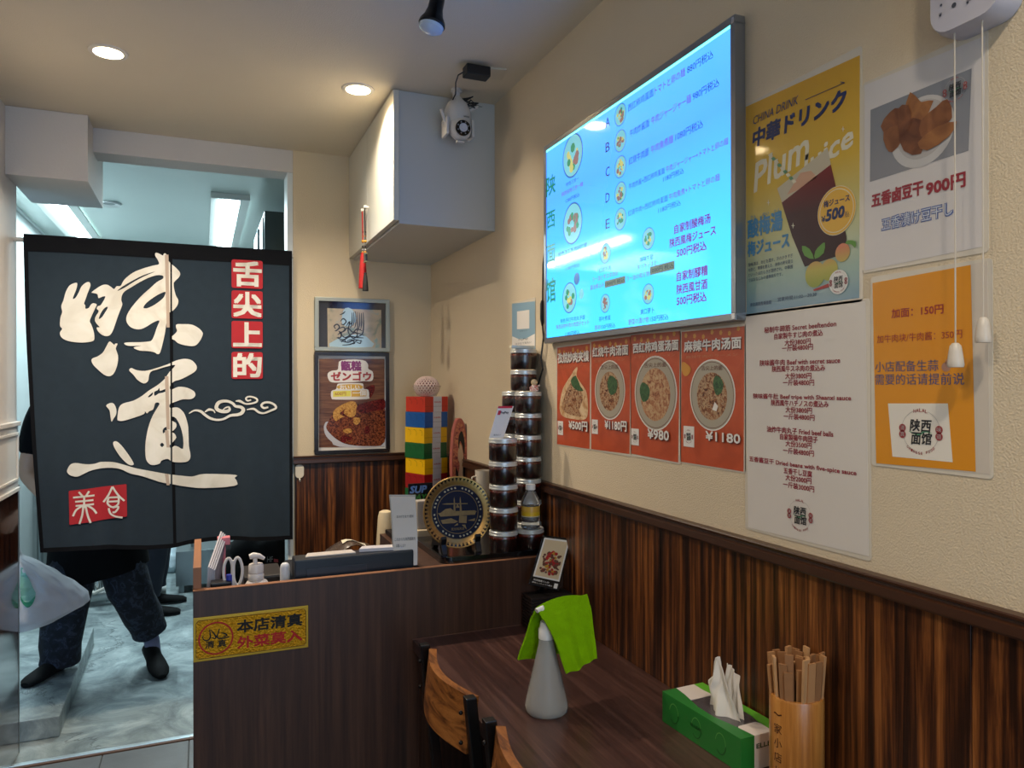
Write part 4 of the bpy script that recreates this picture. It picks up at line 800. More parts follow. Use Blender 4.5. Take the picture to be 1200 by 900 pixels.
G1 = [a5([(130, 298), (150, 245), (155, 212), (140, 210), (110, 225), (88, 262), (75, 310), (62, 345), (68, 380), (58, 410), (55, 460), (68, 478), (55, 500), (62, 525), (90, 545), (140, 556), (200, 558), (248, 548), (255, 525), (250, 490), (238, 455), (228, 432), (240, 400), (258, 360), (268, 335), (250, 328), (235, 335), (222, 355), (203, 360), (202, 340), (195, 330), (205, 300), (215, 270), (225, 245), (232, 222), (225, 205), (205, 208), (180, 230), (165, 262), (150, 290), (138, 302)]),
      a5([(342, 552), (358, 560), (372, 572), (375, 565), (390, 565), (380, 590), (385, 610), (393, 635), (392, 670), (382, 710), (365, 742), (340, 755), (310, 745), (280, 720), (250, 690), (238, 665), (245, 650), (275, 638), (305, 615), (325, 580)]),
      a5([(735, 452), (770, 450), (820, 452), (860, 470), (885, 495), (887, 515), (870, 550), (840, 577), (790, 575), (745, 562), (725, 545), (700, 532), (720, 512), (738, 490), (732, 470)])]
G2 = a5([(238, 264), (262, 245), (300, 222), (330, 220), (355, 235), (370, 245), (385, 228), (408, 226), (430, 190), (480, 150), (540, 125), (600, 108), (632, 100), (625, 75), (610, 50), (615, 33), (640, 42), (655, 50), (662, 38), (675, 42), (685, 75), (700, 95), (730, 120), (755, 150), (750, 175), (725, 200), (718, 215), (722, 250), (732, 285), (745, 310), (740, 340), (715, 370), (690, 385), (685, 410), (675, 450), (668, 500), (655, 560), (640, 615), (625, 626), (605, 615), (570, 608), (520, 605), (485, 590), (500, 582), (530, 576), (480, 578), (445, 575), (428, 563), (450, 557), (520, 556), (570, 552), (590, 545), (605, 515), (620, 470), (635, 430), (600, 440), (560, 465), (525, 480), (490, 478), (460, 462), (443, 435), (443, 405), (460, 370), (490, 330), (530, 285), (575, 245), (620, 205), (655, 185), (655, 168), (620, 165), (570, 180), (520, 205), (470, 235), (430, 260), (415, 285), (412, 310), (418, 335), (405, 370), (390, 410), (375, 455), (362, 490), (345, 515), (320, 520), (295, 510), (275, 490), (268, 470), (285, 468), (270, 450), (258, 430), (262, 405), (280, 375), (268, 360), (275, 345), (290, 340), (310, 310), (318, 288), (300, 290), (278, 298), (272, 275), (245, 268)])
G2h = [a5([(280, 420), (290, 390), (310, 360), (330, 348), (330, 360), (315, 385), (298, 410)]), a5([(388, 256), (420, 230), (480, 195), (540, 165), (610, 143), (540, 174), (480, 207), (430, 238)]), a5([(542, 350), (560, 325), (600, 295), (640, 272), (670, 262), (665, 285), (650, 305), (610, 335), (570, 355), (548, 358)])]
G3 = b4([(318, 370), (325, 320), (345, 298), (395, 284), (435, 262), (470, 235), (510, 210), (545, 180), (565, 150), (595, 115), (560, 120), (510, 135), (480, 145), (470, 165), (465, 190), (445, 202), (415, 185), (395, 160), (375, 140), (385, 128), (410, 138), (450, 142), (500, 130), (560, 110), (600, 92), (640, 84), (675, 92), (697, 118), (692, 142), (660, 163), (620, 183), (590, 192), (570, 215), (575, 232), (610, 218), (650, 222), (685, 240), (690, 262), (670, 277), (630, 278), (595, 290), (570, 300), (570, 318), (600, 316), (620, 325), (640, 350), (655, 400), (658, 440), (660, 500), (668, 550), (655, 575), (620, 580), (580, 575), (560, 562), (530, 570), (520, 585), (490, 592), (470, 585), (455, 560), (452, 500), (460, 440), (470, 400), (485, 360), (505, 325), (520, 298), (500, 295), (490, 325), (470, 335), (460, 345), (450, 335), (445, 348), (400, 365), (350, 380), (325, 380)])
G3h = [b4(q) for q in ([(580, 360), (600, 370), (620, 410), (632, 460), (632, 515), (610, 505), (590, 500), (575, 512), (568, 498), (585, 480), (600, 460), (590, 440), (576, 433), (588, 425), (600, 410), (598, 390), (576, 378)], [(537, 440), (535, 425), (545, 412), (560, 410), (555, 425), (545, 435)], [(522, 495), (532, 485), (542, 495), (532, 506)], [(465, 265), (480, 250), (488, 245), (485, 258), (470, 268)], [(497, 262), (495, 242), (510, 235), (520, 222), (522, 238), (548, 228), (556, 236), (535, 246), (515, 250)])]
G4 = [b4([(264, 308), (285, 295), (302, 300), (313, 325), (312, 350), (300, 370), (290, 385), (285, 360), (280, 330)]), b4([(298, 485), (312, 478), (335, 495), (370, 540), (395, 580), (392, 592), (370, 588), (335, 555), (305, 510)])]
G5 = b4([(82, 615), (95, 590), (120, 580), (170, 586), (210, 585), (240, 577), (300, 578), (350, 590), (400, 605), (450, 615), (520, 628), (600, 640)]) + [(222, 558.5), (228, 558), (240, 555.6), (276, 556.5), (275, 560), (277.5, 564), (275, 569.4), (240, 572.4), (216, 570)] + b4([(580, 682), (520, 672), (440, 645), (380, 632), (330, 610), (270, 605), (200, 615), (160, 632), (130, 645), (100, 640), (85, 628)])
cloth([cat(g, 3) for g in G1], m_chalk, 'brush_lettering', lbl='white brush strokes')
cloth([cat(G2, 3)] + [cat(g, 3) for g in G2h], m_chalk, 'brush_lettering'); cloth([cat(G3, 3)] + [cat(g, 2) for g in G3h], m_chalk, 'brush_lettering')
cloth([cat(g, 3) for g in G4], m_chalk, 'brush_lettering'); cloth([cat(G5, 3)], m_chalk, 'brush_lettering')
# paler stained strip of the brush characters along the seam
for y0, y1 in ((299, 384), (441, 503), (504, 524), (555, 568)): cloth([[(193.4, y0), (197.6, y0), (199.0, y1), (195.4, y1)]], M('stained_linen', (186, 168, 152), .85), 'seam_strip', .0045)
class SNx:  # surface adaptor so ribbons and glyphs can be collected flat, then laid on the folds
    pass
def flat(fn, mat, name, off, lbl=None):
    mb = MB(); fn(mb); return cloth2([(v.x, v.z) for v in mb.v], mb.f, mat, name, off, lbl)
cl1 = [[(221.5, 484.5, 1), (228, 481, 2), (235, 482, 3), (240, 486, 3), (246, 490, 3), (254, 492, 2.5), (262, 491, 2.5), (270, 487, 3), (278, 486, 3.5), (283, 484, 4), (285, 480, 4), (282, 477, 3.5), (276, 476, 3), (273, 473, 3), (268, 470.5, 3), (262, 470, 3.5), (256, 472, 4), (253.5, 477, 4), (255, 480, 4), (260, 482, 4), (266, 482, 4), (269, 480, 3), (268, 477, 2), (264, 478, 1.5), (261, 480.5, 1)],
       [(240, 483, 1), (245, 480, 3), (250, 481, 2), (252, 484, 1)], [(276, 470, 1), (281, 470, 3), (287, 473, 2), (293, 473, 2), (300, 471, 2.2), (301, 468, 2), (297, 465.5, 2), (291, 464.8, 2), (288, 467, 2), (290, 469.5, 2), (294, 468.5, 1.5)],
       [(289, 480, 1), (297, 479, 2.5), (303, 483, 2.5), (309, 484, 2), (317, 481, 2.5), (323, 478, 2.5), (321, 474, 2.5), (315, 471.5, 2.5), (309, 472, 2.5), (306, 475, 2.5), (309, 478, 2.5), (314, 477, 2)]]
flat(lambda mb: [rib(mb, SN, q) for q in cl1], m_chalk, 'cloud_scroll', .0040, 'white scrolling cloud')
for k_, (ch, y0, y1) in enumerate((('舌', 305.2, 337.5), ('尖', 340.8, 373), ('上', 376, 408), ('的', 411.7, 444))):
    a0, b0 = SN.meas(271.3, y1); a1, b1 = SN.meas(307.6, y0 + (1.2)); vs, fs = fill([rrect(a0, a1, b0, b1, .008, 4)]); cloth2(vs, fs, m_seal, 'red_square', .0040)
    w = a1 - a0; hh = b1 - b0
    flat(lambda mb: TL(mb, SN, ch, a0 + w * .08, a1 - w * .06, b0 + hh * .09, hh * .84, 0, .035), m_chalk, 'lettering', .0046, 'white character on red')
cloth([b4([(90, 716), (93, 712), (358, 683), (362, 686), (365, 832), (362, 838), (98, 873), (94, 870)])], m_seal, 'red_square', .0040)
c3 = lambda P: [(x / 3.3333, 450 + y / 3.3333, 2.1) for x, y in P]
sl = [[(290, 440), (372, 432)], [(312, 418), (328, 436)], [(352, 415), (340, 434)], [(298, 456), (368, 450)], [(300, 472), (370, 466)], [(333, 436), (333, 480)], [(330, 470), (326, 505), (315, 542)], [(338, 470), (347, 510), (358, 538)], [(326, 472), (302, 488), (290, 512)], [(344, 470), (366, 484), (380, 503)],
      [(440, 400), (425, 432), (405, 460)], [(440, 400), (462, 432), (487, 455)], [(425, 443), (465, 440)], [(425, 443), (421, 466), (440, 480), (462, 468), (465, 442)], [(423, 459), (465, 456)], [(425, 484), (432, 505), (452, 516), (480, 520)], [(440, 482), (464, 478), (452, 498), (440, 500)]]
flat(lambda mb: [rib(mb, SN, c3(q)) for q in sl], m_chalk, 'lettering', .0046, 'cream seal script')

# ================================================================== cashier counter
YC = 1.921; CZ = .905
t = thing('counter', 'dark walnut laminate cashier counter in front of the kitchen doorway', 'counter', (.45, 2.1, 0))
obj('front_panel', MB().box(-.021, .961, YC, YC + .018, 0, CZ), m_walnut, t, bevel=.001, seg=1)
obj('edge_band', MB().box(-.021, .961, YC, YC + .018, CZ, CZ + .0012), m_walledge, t)
obj('side_board', MB().box(-.021, -.003, YC + .0185, 2.3, 0, .9575), m_walledge, t, bevel=.001, label='pale edged side board standing above the panel')
obj('counter_top', MB().box(.54, .961, YC + .0185, 2.43, CZ - .03, CZ), m_walnut, t, bevel=.001)
obj('end_board', MB().box(.54, .558, YC + .0185, 2.43, 0, CZ - .03), m_walnut, t)
obj('shelf', MB().box(-.003, .54, YC + .0185, 2.3, .80, .818), m_walnut, t)
obj('shelf', MB().box(-.003, .54, YC + .0185, 2.3, .35, .368), m_walnut, t)
t = thing('back_cabinet', 'low dark cabinet in the corner under the stacked coloured boxes', 'cabinet', (.85, 2.76, 0))
obj('body', MB().box(.75, .955, 2.46, 3.07, 0, CZ - .02), m_walnut, t); obj('top', MB().box(.745, .955, 2.44, 3.08, CZ - .02, CZ), m_walnut, t, bevel=.001)
t = thing('side_table', 'small dark stand behind the counter under the cream sanitizer pot', 'stand', (.55, 2.6, 0))
obj('top', MB().box(.44, .645, 2.46, 2.8, .74, .76), m_walnut, t)
for x in (.45, .62):
    for y in (2.48, 2.77): obj('leg', MB().box(x, x + .02, y, y + .02, 0, .74), m_blk, t)
# gold halal plaque
SGp = Surf((0, YC - .006, 0), (1, 0, 0), (0, 0, 1), (0, -1, 0))
t = thing('wall_plaque', 'gold plaque with black and red characters on the counter front', 'plaque', (.11, YC, .74))
m_gold = M('hammered_gold', (216, 158, 16), .32, .5, var=.25, vs=60, bump=1.6, bs=190); m_gold2 = M('plain_gold', (206, 164, 50), .35, .5, var=.05)
px0, px1, pz0, pz1 = -.0205, .2445, .738, .8425
obj('base_plate', MB().box(px0, px1, YC - .004, YC - .0002, pz0, pz1), m_gold2, t, bevel=.0008)
obj('textured_field', MB().slab([(x, YC - .004, z_) for x, z_ in ((px0 + .01, pz0 + .006), (px1 - .01, pz0 + .006), (px1 - .005, pz0 + .012), (px1 - .005, pz1 - .012), (px1 - .01, pz1 - .006), (px0 + .01, pz1 - .006), (px0 + .005, pz1 - .012), (px0 + .005, pz0 + .012))], (0, -.0012, 0)), m_gold, t)
SG = Surf((0, YC - .0054, 0), (1, 0, 0), (0, 0, 1), (0, -1, 0))
A = MB(); o_ = [(px0 + .011, pz0 + .007), (px1 - .011, pz0 + .007), (px1 - .006, pz0 + .013), (px1 - .006, pz1 - .013), (px1 - .011, pz1 - .007), (px0 + .011, pz1 - .007), (px0 + .006, pz1 - .013), (px0 + .006, pz0 + .013), (px0 + .011, pz0 + .007)]
for a, b in zip(o_, o_[1:]): rib(A, SG, [a + (.001,), b + (.001,)], .0002, px=False)
gq = lambda X, Y: (200 + X / 6.6667, 690 + Y / 6.6667)
RD = MB(); disc(RD, SG, *gq(354, 386), 19.2, .0003, r_in=17.4)
T(A, SG, '本店清真', *[gq(520, 0)[0], gq(1025, 0)[0]], gq(0, 345)[1], 14.5, .0003, .03)
T(RD, SG, '外菜莫入', *[gq(522, 0)[0], gq(1025, 0)[0]], gq(0, 468)[1], 13.5, .0003, .03)
T(A, SG, '清', *[gq(270, 0)[0], gq(340, 0)[0]], gq(0, 468)[1], 8.5, .0003, .02); T(A, SG, '真', *[gq(368, 0)[0], gq(436, 0)[0]], gq(0, 458)[1], 8.5, .0003, .02)
for st in ([(305, 318, 1), (308, 350, 1.4), (310, 380, 1.6), (290, 402, 1.6), (262, 400, 1.4), (250, 378, 1), (258, 365, .6)], [(312, 320, .6), (335, 345, 1.4), (352, 372, 1.6), (345, 390, 1.4), (325, 378, 1)], [(380, 312, 1), (372, 345, 1.4), (362, 372, 1.6), (380, 388, 1.6), (430, 380, 1.6), (458, 376, 1.2)], [(395, 345, .8), (420, 348, 1.6), (440, 362, 1.4), (412, 372, 1)]): rib(A, SG, [gq(x, y) + (w * 1.0,) for x, y, w in st], .0003)
obj('lettering', A, paint('plaque_black', (16, 14, 12), .7), t, label='black lettering'); obj('lettering', RD, paint('plaque_red', (176, 16, 14), .6), t, label='red lettering and ring')
# black tray on the counter
t = thing('serving_tray', 'black lacquer tray on the counter under the plate and the jars', 'tray', (.78, 2.12, CZ))
tr = rrect(.603, .958, YC + .016, 2.36, .03, 6)
obj('tray', MB().loft([[(x, y, CZ + .0005) for x, y in tr], [(.78 + (x - .78) * 1.0, y, CZ + .008) for x, y in tr]]), M('lacquer_black', (12, 12, 14), .16, coat=.5), t)
tr2 = [(.7805 + (x - .7805) * .96, 2.146 + (y - 2.146) * .965) for x, y in tr]
A = MB(); n = len(tr); A.add([(x, y, CZ + .008) for x, y in tr] + [(x, y, CZ + .018) for x, y in tr] + [(x, y, CZ + .018) for x, y in tr2] + [(x, y, CZ + .008) for x, y in tr2], [(i + k * n, (i + 1) % n + k * n, (i + 1) % n + (k + 1) * n, i + (k + 1) * n) for k in range(3) for i in range(n)])
obj('rim', A, M('lacquer_black', (0, 0, 0)), t, smooth=True)
# jars
TZ = CZ + .0085; JP = .0660
m_chili = FOOD('chili_sauce', [(.38, (5, 2, 2)), (.54, (12, 5, 4)), (.62, (74, 16, 8)), (.68, (9, 4, 3))], 210, .3)
b = m_chili.node_tree.nodes['Principled BSDF']; b.inputs['Coat Weight'].default_value = 1; b.inputs['Coat Roughness'].default_value = .05
m_oil = M('chili_oil', (84, 24, 9), .2, coat=1, var=.3, vs=90)
m_lid = M('jar_lid_silver', (206, 208, 204), .3, .35, var=.05)
r = .0405
jar = thing('chili_jar', 'x', 'jar', (0, 0, 0), 'stacked jars of dark chili sauce')
obj('sauce', MB().lathe([(0, .001), (r * .93, .001), (r, .005), (r, .043)], (0, 0, 0), 32), m_chili, jar, smooth=True)
obj('oil_layer', MB().lathe([(r, .043), (r * 1.0, .048), (r * .96, .0515), (0, .0515)], (0, 0, 0), 32), m_oil, jar, smooth=True)
obj('lid', MB().lathe([(0, .0515), (r * .98, .0515), (r * 1.035, .0520), (r * 1.035, .0550), (r * 1.01, .0560), (r * 1.01, .0628), (r * .97, .0645), (0, .0655)], (0, 0, 0), 40), m_lid, jar, smooth=True)
def jpos(u, y):
    d = ray(u, 500); return d.x / d.y * y
cols = [('front left stack', jpos(589.7, 1.985), 1.985, 5), ('right stack behind the water bottle', .9195, 2.078, 7), ('rear left stack', .912, 2.164, 7)]
words = ['lowest', 'second from the bottom', 'third from the bottom', 'fourth from the bottom', 'fifth from the bottom', 'sixth from the bottom', 'topmost', 'eighth']
first = True
def place(x, y, z_, lb):
    global first
    if first: jar.location = (x, y, z_); jar['label'] = lb; first = False
    else: dup(jar, loc=(x, y, z_), label=lb)
for nm, x, y, n in cols:
    for k_ in range(n): place(x + random.uniform(-.0012, .0012), y + random.uniform(-.001, .001), TZ + JP * k_, 'dark chili sauce jar, %s in the %s' % (words[k_] if k_ < n - 1 else 'topmost', nm))
place(jpos(620.5, 1.985), 1.985, TZ, 'silver-lidded jar of reddish chili sauce directly under the small water bottle')
tx = jpos(613.7, 2.12)
place(tx, 2.12, TZ + 7 * JP, 'jar of dark chili sauce, lower of the two standing on top of the tall stacks')
place(tx, 2.12, TZ + 8 * JP, 'topmost jar of dark chili sauce of all, under the white paper strip')
tag(obj('paper_strip', MB().box(tx - .055, tx + .022, 2.085, 2.105, TZ + 9 * JP, TZ + 9 * JP + .008), M('strip_cream', (226, 220, 196), .5), bevel=.001), 'cream folded paper strip lying on the topmost jar', 'paper')
# tent card on the front left jar stack
zt = TZ + 5 * JP; yj = 1.985
bl, br, tl, tr_ = onY(573, 514, yj - .02), onY(590, 514, yj - .02), onY(584, 476, yj + .005), onY(602, 476, yj + .005)
for p in (bl, br): p.z = zt + .0005
wv = br - bl; bb = bl + Vector((.012, .052, 0)); 
t = thing('tent_card', 'white payment tent card with red top standing on the front left jar stack', 'sign', (bl + br) / 2)
nn = (br - bl).cross(tl - bl).normalized(); nn = nn if nn.y < 0 else -nn
obj('front_face', MB().slab([bl, br, tr_, tl], -nn * .0012), paint('tent_white', (232, 226, 214), .3), t)
obj('back_leg', MB().slab([Vector((br.x + .022, br.y + .05, zt + .0005)), Vector((bl.x + .022, bl.y + .05, zt + .0005)), tl + Vector((0, .002, 0)), tr_ + Vector((0, .002, 0))], (0, .001, 0)), paint('tent_grey', (150, 152, 156), .3), t)
ST_ = Surf(bl + nn * .0003, br - bl, (tl - bl) - (br - bl) * ((tl - bl).dot(br - bl) / (br - bl).length_squared), nn)
W_, H_ = (br - bl).length, ST_.v.dot(tl - bl); sk = (tl - bl).dot(ST_.u)
def sk2(mb, x0, x1, y0, y1): mb.quad(*[ST_.p(x * W_ + sk * y, y * H_, .0003) for x, y in ((x0, y0), (x1, y0), (x1, y1), (x0, y1))])
A = MB(); sk2(A, 0, 1, .93, 1); sk2(A, .1, .3, .72, .86); obj('red_band', A, paint('tent_red', (206, 30, 44), .3), t)
A = MB(); q = MB(); TL(A, ST_, 'PayPay', W_ * .34 + sk * .75, W_ * .88 + sk * .75, .74 * H_, .09 * H_, .0004, .03); TL(A, ST_, '支払い', W_ * .25 + sk * .08, W_ * .75 + sk * .08, .07 * H_, .05 * H_, .0004, 0); obj('lettering', A, paint('print_charcoal', (50, 50, 55)), t)
# small figurine on the right stack
c = Vector((jpos(634, 2.065), 2.065, TZ + 7 * JP)); c.x = min(c.x, .935)
t = thing('figurine', 'tiny cream and red festive figurine on the right jar stack', 'figurine', c)
obj('body', MB().lathe([(0, .0), (.013, .0), (.014, .006), (.010, .016), (.006, .020), (0, .021)], c, 18), FOOD('red_white_cloth', [(.4, (190, 30, 30)), (.5, (230, 220, 210))], 220, .7), t, smooth=True)
obj('head', MB().ball(c + Vector((0, 0, .027)), .010, 16, 10), M('figurine_cream', (216, 190, 150), .6), t, smooth=True)
obj('arm', MB().tube([c + Vector((.008, 0, .014)), c + Vector((.017, -.004, .018))], .003, 8).tube([c + Vector((-.008, 0, .014)), c + Vector((-.015, -.004, .010))], .003, 8), MATS['red_white_cloth'], t, smooth=True)
# water bottle on the front right jar
c = Vector((jpos(621.5, 1.965), 1.965, TZ + JP))
t = thing('water_bottle', 'small clear plastic water bottle with yellow label standing on a jar', 'bottle', c)
m_pet = M('clear_plastic', (235, 240, 245), .06, trans=.92, ior=1.3, var=.01)
obj('bottle', MB().lathe([(0, .003), (.022, .0), (.027, .004), (.0275, .018), (.0255, .021), (.0275, .025), (.0275, .034), (.0265, .036), (.0265, .066), (.028, .068), (.028, .074), (.025, .088), (.017, .103), (.0125, .109), (.0125, .114)], c, 32), m_pet, t, smooth=True)
obj('label', MB().lathe([(.0268, .036), (.0270, .044)], c, 32), M('label_cream', (205, 196, 170), .4), t, smooth=True, label='cream lower label band')
obj('label', MB().lathe([(.0272, .0385), (.0272, .050)], c, 32), M('label_yellowgold', (206, 170, 30), .4, var=.2, vs=90), t, smooth=True, label='yellow label band')
obj('label', MB().lathe([(.0272, .050), (.0272, .066)], c, 32), M('label_gold', (150, 120, 70), .4, var=.3, vs=120), t, smooth=True, label='brown and cream label band')
obj('cap', MB().lathe([(0, .128), (.0135, .1275), (.0142, .125), (.0142, .112), (0, .112)][::-1], c, 24), M('cap_white', (222, 220, 216), .35), t, smooth=True)
# decorative plate on stand
PC = Vector((jpos(536, 2.06), 2.06, 1.0245)); PR = .1035
t = thing('decorative_plate', 'round dark blue and gold souvenir plate on a black stand', 'plate', (PC.x, PC.y, PC.z))
tl_ = math.radians(10); MT = Matrix.Translation(PC) @ Matrix.Rotation(math.radians(-4), 4, 'Z') @ Matrix.Rotation(-tl_, 4, 'X')
m_pg = M('plate_gold', (160, 128, 76), .3, .75, var=.3, vs=70); m_pb = M('plate_navy', (6, 10, 40), .4, var=.2, spec=.15); m_pk = M('plate_black', (14, 14, 22), .15)
obj('body', MB().lathe([(0, .006), (.06, .007), (PR * .99, -.003), (PR, -.005), (PR * .985, -.0065), (PR * .72, -.0005), (PR * .70, .001), (0, .001)], (0, 0, 0), 64, axis='y').xf(MT), m_pg, t, smooth=True)
SPt = Surf(MT @ Vector((0, 0, 0)), MT.to_3x3() @ Vector((1, 0, 0)), MT.to_3x3() @ Vector((0, 0, 1)), MT.to_3x3() @ Vector((0, -1, 0)))
A = MB(); disc(A, SPt, 0, 0, PR * .74, .0012, n=56, m=True); obj('navy_centre', A, m_pb, t)
A = MB(); disc(A, SPt, 0, 0, PR * .60, .0016, n=56, m=True, r_in=PR * .585); disc(A, SPt, 0, 0, PR * .76, .0016, n=56, m=True, r_in=PR * .74)
z_ = PR
for pts in ([(-.50, -.10), (.50, -.10), (.55, .0), (-.57, .0)], [(-.5, .0), (-.35, .10), (-.2, .12), (-.1, .03), (.5, .02), (.56, -.02)], [(-.12, .02), (-.1, .34), (-.085, .43), (-.07, .34), (-.06, .02)], [(.06, .02), (.075, .34), (.09, .43), (.105, .34), (.12, .02)], [(-.05, .12), (0, .24), (.06, .12)], [(-.45, .24), (-.3, .26), (.3, .23), (.3, .21), (-.3, .22)], [(.02, -.30), (.24, -.32), (.26, -.12), (.04, -.10)], [(-.5, -.2), (-.2, -.16), (0, -.26), (-.1, -.3), (-.45, -.3)], [(.28, -.25), (.5, -.2), (.48, -.28)], [(-.12, -.38), (-.02, -.3), (0, -.36)], [(.1, -.36), (.24, -.5), (.2, -.36)]):
    vs, fs = fill([[(x * z_, y * z_) for x, y in pts]]); A.add([SPt.p(x, y, .0016) for x, y in vs], fs)
TL(A, SPt, '麦加城风景', -.21 * PR, .17 * PR, -.5 * PR, .075 * PR, .0018, .0)
obj('gold_scene', A, M('scene_gold', (112, 88, 44), .4, .2, var=.4, vs=90), t)
A = MB()
for k_ in range(52):
    w = 2 * PI * k_ / 52; c_, s_ = math.cos(w), math.sin(w); f_ = lambda rr, q: SPt.p(rr * c_ - q * s_, rr * s_ + q * c_, .0068 if rr > .095 else .0048)
    A.add([f_(.0985, -.0042), f_(.0985, .0042), f_(.0925, .0016), f_(.0925, -.0016)], [(0, 1, 2, 3)]); A.add([f_(.0915, -.0028), f_(.0915, .0028), f_(.090, .0028), f_(.090, -.0028)], [(0, 1, 2, 3)])
obj('rim_pattern', A, m_pk, t)
A = MB()
for k_ in range(40):
    w = 2 * PI * k_ / 40 + .06
    if k_ % 5 == 4: continue
    A.add([SPt.p(.0695 * math.cos(w + d) + q * math.cos(w), .0695 * math.sin(w + d) + q * math.sin(w), .0017) for d, q in ((-.04, -.002), (.03, -.0025), (.05, .002), (-.02, .003))], [(0, 1, 2, 3)])
obj('ring_script', A, M('script_silver', (150, 140, 120), .3, .5), t)
t2 = thing('plate_stand', 'black folding stand holding the blue and gold plate', 'stand', (PC.x, PC.y, TZ))
for sx in (-1, 1):
    x = PC.x + sx * .052
    pr2 = [(2.015, .0), (2.03, .0), (2.045, .022), (2.10, .012), (2.11, .0), (2.128, .0), (2.118, .03), (2.088, .055), (2.082, .115), (2.077, .115), (2.072, .035), (2.045, .028), (2.036, .045), (2.026, .05), (2.024, .042), (2.030, .026), (2.021, .012)]
    obj('side_bracket', MB().slab([(x - .008, y, TZ + h_) for y, h_ in pr2], (.016, 0, 0)), m_blk, t2, bevel=.0015)
obj('crossbar', MB().cyl((PC.x - .05, 2.098, TZ + .03), (PC.x + .05, 2.098, TZ + .03), .004), m_blk, t2, smooth=True)
# white notice in a clear stand
t = thing('notice_stand', 'tall narrow white notice in a clear stand on the counter', 'sign', (.5, 1.965, CZ))
q0, q1, q2, q3 = onY(463, 660, 1.962), onY(489, 665.5, 1.958), onY(486.5, 582.5, 1.975), onY(457.5, 582.5, 1.975); q0.z = q1.z = CZ + .002
q0.x = q1.x - .064
def nf(u, v):
    a = q0.lerp(q1, u); b = q3.lerp(q2, u); p = a.lerp(b, v); p.y += .006 * math.sin(v * PI); p.x += .004 * math.sin(v * PI); return p
obj('paper', MB().sheet(nf, 4, 12, .001), paint('notice_white', (206, 200, 190), .35), t, smooth=True)
def nf2(u, v): return nf(-.03 + 1.06 * u, 1.03 * v) + Vector((0, .004, 0))
obj('clear_backing', MB().sheet(nf2, 4, 12, .0015), M('acrylic_clear', (196, 196, 192), .1, alpha=.6), t, smooth=True)
A = MB()
for b_, v0, hh, u0, u1 in (('おかげさまで1周年', .69, .045, .18, .88), ('これからも陕西面館を', .36, .05, .05, .92), ('お願いします', .27, .045, .1, .5)):
    vs, fs = glyphs(b_, .02); A.add([nf(u0 + (u1 - u0) * x, v0 + hh * y) + Vector((0, -.0012, 0)) for x, y in vs], fs)
obj('lettering', A, paint('print_charcoal', (50, 50, 55)), t)

# coloured boxes in the corner
ang = math.radians(20.2); bw, bd, bh = .1165, .134, .0625
cx, cy = .826, 2.9
ex = Vector((math.cos(ang), math.sin(ang), 0)); ey_ = Vector((-math.sin(ang), math.cos(ang), 0))
names = [('green', (22, 92, 48)), ('red', (150, 28, 30)), ('yellow', (232, 182, 10)), ('green', (22, 110, 56)), ('yellow', (232, 182, 10)), ('blue', (14, 84, 160)), ('red', (196, 52, 34))]
lbs = ['dark green carton at the bottom of the coloured carton stack', 'dark red carton, second from the bottom of the stack', 'yellow carton, lower of the two yellow ones', 'green carton between the two yellow ones', 'yellow carton, upper of the two yellow ones', 'blue carton under the topmost red one', 'orange-red carton on top of the coloured carton stack']
zs = CZ + .0005
for k_, (nm, cl) in enumerate(names):
    j = Vector((random.uniform(-.003, .003), random.uniform(-.003, .003), 0)); o0 = Vector((cx, cy, zs + k_ * (bh + .0008))) + j
    t = thing('gift_box', lbs[k_], 'box', o0, 'coloured cartons stacked in the corner')
    P_ = lambda a, b, c: o0 + ex * a + ey_ * b + Vector((0, 0, c))
    obj('carton', MB().loft([[P_(0, 0, c), P_(bw, 0, c), P_(bw, bd, c), P_(0, bd, c)] for c in (0, bh)]), M('carton_%s_%d' % (nm, cl[0]), cl, .3, var=.06), t, bevel=.0012)
    obj('paper_band', MB().loft([[P_(a, b, c) for a, b in ((bw * .36, -.0009), (bw * .72, -.0009), (bw * .72, bd + .0009), (bw * .36, bd + .0009))] for c in (.0004, bh + .0004)]), paint('band_white', (206, 206, 212), .4), t)
    SBx = Surf(P_(0, -.001, 0), ex, (0, 0, 1), -ey_); A = MB(); TL(A, SBx, 'KURUPIN', bw * .4, bw * .68, bh * .6, bh * .09, .0003, .03); obj('lettering', A, paint('band_red', (190, 70, 60)), t)
    A = MB(); SBl = Surf(P_(-.0004, bd, 0), -ey_, (0, 0, 1), -ex)
    for q in range(3): disc(A, SBl, bd * (.2 + .3 * q), bh * .62, bh * .25, .0002, m=True, r_in=bh * .22, a0=-.6, a1=1.9, n=10)
    A.add([SBx.p(x, bh * .36 + y, .0002) for x, y in ((0, 0), (bw, 0), (bw, .0009), (0, .0009))], [(0, 1, 2, 3)])
    obj('printed_arcs', A, M('arc_%s_%d' % (nm, cl[0]), tuple(int(x * .62) for x in cl), .4), t)
top = Vector((cx, cy, zs + 7 * (bh + .0008))) + ex * bw * .45 + ey_ * bd * .4
t = thing('wrapped_fruit', 'round fruit in pink and white foam net on top of the carton stack', 'fruit', top)
obj('fruit', MB().ball(top + Vector((0, 0, .040)), .048, 24, 14, (1, 1, .82)), M('fruit_dark', (128, 52, 52), .5), t, smooth=True)
A = MB()
for s_ in (-1, 1):
    for k_ in range(22):
        pts = []
        for i in range(13):
            f = .10 + .84 * i / 12; th = 2 * PI * k_ / 22 + s_ * f * 1.9; ph = PI * f; pts.append(top + Vector((.0505 * math.sin(ph) * math.cos(th), .0505 * math.sin(ph) * math.sin(th), .040 - .0415 * math.cos(ph))))
        A.tube(pts, .0026, 5, False)
obj('foam_net', A, M('foam_pinkwhite', (232, 206, 198), .7), t, smooth=True)
